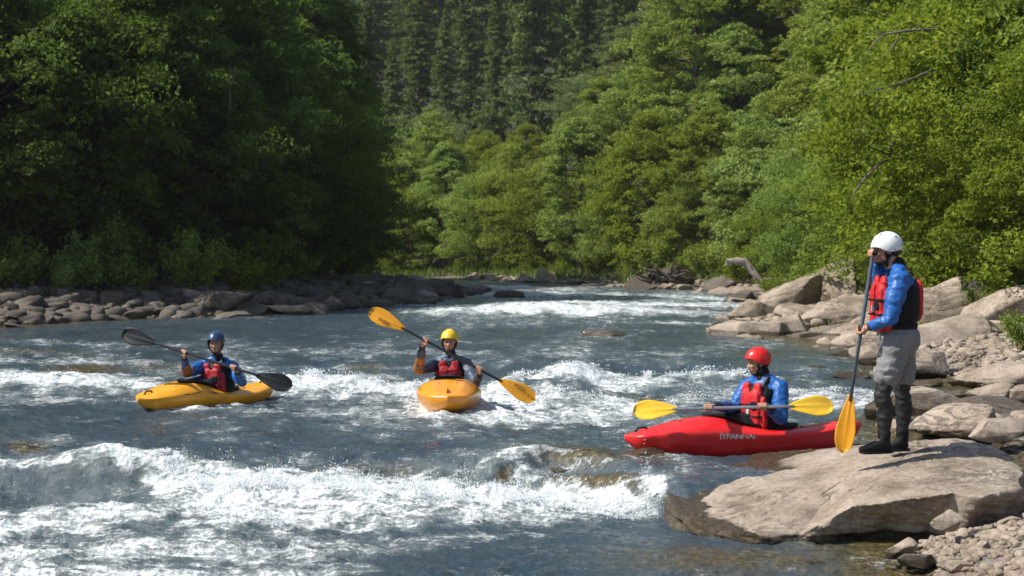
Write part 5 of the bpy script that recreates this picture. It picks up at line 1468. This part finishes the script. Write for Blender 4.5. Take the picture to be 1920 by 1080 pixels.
# ================================================= standing man
dS = 11.9
def S_(px, py, dd=0.0): return at_d(px, py, dS + dd)
topg = S_(1637, 474, -.02); lowg = S_(1613, 617, -.10); tip = S_(1579, 849, -.16)
pd = (tip - topg).normalized()
J = dict(pelvis=S_(1684, 640), neck=S_(1683, 506, .0), head=S_(1664, 470, .02),
         shL=S_(1687, 526, -.17), elL=S_(1668, 598, -.24), wrL=S_(1630, 614, -.14),
         shR=S_(1672, 524, .17), elR=S_(1650, 528, .20), wrR=S_(1646, 488, .07),
         hipL=S_(1678, 655, -.09), knL=S_(1654, 742, -.11), anL=S_(1658, 826, -.10), toeL=S_(1622, 843, -.14),
         hipR=S_(1690, 655, .09), knR=S_(1692, 740, .10), anR=S_(1692, 822, .12), toeR=S_(1672, 838, .10),
         gripL=(lowg, pd, .017, -1), gripR=(topg, Vector((-.2, .9, .1)), .016, 1), headup=Vector((-.18, .0, 1)))
spec = dict(helmet=M_WHITE, jacket=M_BLUE, cuff=M_NAVY, vest=M_REDV, beard=M_HAIR, vox=.006, k=1.06, htilt=.10, cuffspan=(.60, .92), vest0=.28)
stand, fr, P, org = figure(J, (-1, -.12, 0), (-1, .12, 0), spec, None, (J['pelvis'].x, J['pelvis'].y, .2), 3)
tag(stand, 'person in a white helmet standing on the flat slab, holding an upright paddle', 'person')
sh = Blob(); pel = Vector(J['pelvis'])
sh.ell(pel + Vector((0, 0, .02)), (.160, .205, .14), fr, .85)
for S in 'LR':
    h, k_ = Vector(J['hip' + S]), Vector(J['kn' + S]); sh.chain([h, lp(h, k_, .45), lp(h, k_, .60)], [.118, .108, .104])
sh.build('shorts', M_GREY, stand, org, .009, 1, .020, 7, 5)
lg = Blob()
for S in 'LR':
    h, k_, a_ = Vector(J['hip' + S]), Vector(J['kn' + S]), Vector(J['an' + S])
    lg.chain([h, k_], [.084, .066]); calf = lp(k_, a_, .32) + Vector((.018, 0, 0)); lg.chain([k_, calf, lp(k_, a_, .75), a_], [.068, .068, .052, .047])
lg.build('leggings', M_LEG, stand, org, .009, 1, .012, 10, 8)
for S in 'LR':
    a_, t_ = Vector(J['an' + S]), Vector(J['toe' + S]); s_ = Blob(); hl = a_ + (a_ - t_) * .18; hl.z = t_.z + .012
    s_.cap(a_ + Vector((0, 0, .06)), a_ + Vector((0, 0, -.02)), .054, .050); s_.cap(a_ + Vector((0, 0, -.02)), t_, .050, .034); s_.cap(hl, t_ + Vector((0, 0, -.004)), .036, .036); s_.cap(t_, t_ + (t_ - hl) * .12, .034, .030)
    shoe = s_.build('boot', M_BLACK, stand, org, .007, 1, .003, 10, 4)
    so = Blob(); so.ell((hl + t_) / 2 + Vector((0, 0, -.030)), ((t_ - hl).length / 2 + .045, .046, .014), frame(t_ - hl, (0, 0, 1)), .5); so.build('sole', M_BLACK, shoe, org)
b_ = Blob(); b_.ell(pel + Vector((0, 0, .13)), (.145, .18, .075), fr, .8); b_.build('waist_belt', M_BLACK, stand, org, .009, 1, .006, 12, 6)
# paddle
root = empty('canoe_paddle', tuple(tip)); org2 = Vector(tip); bl = .50
bb = tip - pd * bl
V, F = tube([tuple(topg + pd * .01), tuple(lp(topg, bb, .5)), tuple(bb + pd * .07)], [.0165, .0165, .014], 14)
simple_mesh('shaft', V, [f[:3] if f[2] == f[3] else f for f in F], M_SHAFTG, root, org2)
V, F = blade_mesh(bb, pd, Vector((-.35, -1, 0)), bl, .165); bo = simple_mesh('blade', V, F, M_BLADEO, root, org2)
g = Blob().cap(topg + Vector((.012, -.055, 0)), topg + Vector((-.012, .055, 0)), .016, .016); g.build('grip', M_BLACK, root, org2)
tag(root, 'single bladed amber paddle held upright by the standing person, its tip on the slab', 'paddle')

# ================================================= red kayak and its paddler
dR = 13.75
def R_(px, py, dd=0.0): return at_d(px, py, dR + dd)
yaw = math.atan2(-.13, -1)
kr = kayak(((1397 - 960) / FPX * dR, dR, -.035), yaw, .015, R(4), 2.36, .64, M_HRED, 'red kayak lying against the slab rock with its bow pointing left', None, -.20, text='IYPANNAI', decals=False, hs=.93)
pA, pB = R_(1187, 769, -.42), R_(1563, 760, -.42)
pdir = (pB - pA).normalized()
def on(pA, pB, px):
    for i in range(60):
        t = i / 59; p = pA.lerp(pB, t)
        if 960 + FPX * p.x / p.y >= px: return p
    return pB
gL, gR_ = on(pA, pB, 1425), on(pA, pB, 1326)
J = dict(pelvis=R_(1432, 812, -.0), neck=R_(1430, 707, .0), head=R_(1421, 681, .0),
         shL=R_(1461, 728, -.11), elL=R_(1465, 786, -.26), wrL=gL + Vector((.055, .055, .0)),
         shR=R_(1400, 728, .12), elR=R_(1378, 765, .06), wrR=gR_ + Vector((.06, .07, .012)),
         gripL=(gL, pdir, .017, 1), gripR=(gR_, pdir, .017, 1), headup=Vector((-.12, 0, 1)))
spec = dict(helmet=M_REDH, jacket=M_BLUE, cuff=M_NAVY, vest=M_REDV, beard=M_BEARD, vox=.0065, vents=True, hs=.98, wr=.016)
p1, fr, P, org = figure(J, (-.82, -.57, 0), (-1, -.18, -.1), spec, None, (J['pelvis'].x, J['pelvis'].y, .1), 7)
tag(p1, 'person in a red helmet sitting in the red kayak, face turned left', 'person')
kayak_paddle(pA, pB, (-.45, -1, .55), (-.45, -1, .45), .43, .20, M_BLADEY, M_ALU, 'yellow bladed paddle held level by the red helmeted paddler', 'kayak paddles')

# ================================================= middle: orange kayak coming at the camera
dM = 17.45
def M_(px, py, dd=0.0): return at_d(px, py, dM + dd)
km = kayak(((842 - 960) / FPX * (dM - .05), dM - .05, -.02), math.atan2(-1, .03), -.05, R(0), 2.4, .80, M_HORA, 'orange yellow kayak seen bow on in the middle of the river', None, -.18)
pA, pB = M_(692, 582, -.55), M_(1004, 749, -.75); pdir = (pB - pA).normalized()
gR_, gL = on(pA, pB, 796), on(pA, pB, 894)
J = dict(pelvis=M_(843, 742, .12), neck=M_(844, 668, .10), head=M_(843, 641, .06),
         shR=M_(814, 684, .10), elR=M_(785, 692, -.20), wrR=gR_ + Vector((-.03, .05, -.05)),
         shL=M_(873, 684, .10), elL=M_(893, 718, -.16), wrL=gL + Vector((.02, .055, -.045)),
         gripL=(gL, pdir, .017, 1), gripR=(gR_, pdir, .017, 1))
spec = dict(helmet=M_YELH, jacket=M_BLUE2, cuff=M_NAVY, vest=M_REDD, beard=M_BEARD, vox=.0075, elbow=M_ORANGE, elbowside='R', cuffspan=(.52, .9), k=.96)
p2, fr, P, org = figure(J, (-.05, -1, 0), (-.10, -1, -.12), spec, None, (J['pelvis'].x, J['pelvis'].y, .1), 11)
tag(p2, 'person in a yellow helmet paddling the kayak seen bow on', 'person')
kayak_paddle(pA, pB, (.1, -1, .25), (.1, -1, .35), .50, .20, M_BLADEO, M_SHAFTB, 'amber bladed paddle held aslant by the yellow helmeted paddler', 'kayak paddles', decal=M_DECAL)

# ================================================= left: yellow kayak
dL = 17.85
def L_(px, py, dd=0.0): return at_d(px, py, dL + dd)
kl = kayak(((386 - 960) / FPX * dL + .02, dL + .02, -.045), math.atan2(-1.72, -1.28), -.02, R(-3), 2.2, .66, M_HYEL, 'yellow kayak with brown markings, the leftmost boat', None, -.12, hs=.88)
pA, pB = L_(228, 624, -.45), L_(547, 724, -.95); pdir = (pB - pA).normalized()
gR_, gL = on(pA, pB, 342), on(pA, pB, 435)
J = dict(pelvis=L_(412, 745, .06), neck=L_(408, 673, .04), head=L_(405, 644, .0),
         shR=L_(378, 688, .02), elR=L_(350, 698, -.25), wrR=gR_ + Vector((-.01, .05, -.06)),
         shL=L_(436, 690, .12), elL=L_(453, 716, -.18), wrL=gL + Vector((.04, .055, -.04)),
         gripL=(gL, pdir, .017, 1), gripR=(gR_, pdir, .017, 1))
spec = dict(helmet=M_BLUH, jacket=M_BLUE, cuff=M_NAVY, vest=M_REDD, vox=.0075, elbow=M_ORANGE, elbowside='R', cuffspan=(.52, .9))
p3, fr, P, org = figure(J, (-.35, -.94, 0), (-.05, -1, -.03), spec, None, (J['pelvis'].x, J['pelvis'].y, .1), 17)
tag(p3, 'person in a dark blue helmet sitting in the yellow kayak at the left', 'person')
kayak_paddle(pA, pB, (.15, -1, .15), (.1, -1, .2), .48, .21, M_BLADEK, M_SHAFTB, 'black paddle held by the blue helmeted paddler', 'kayak paddles')
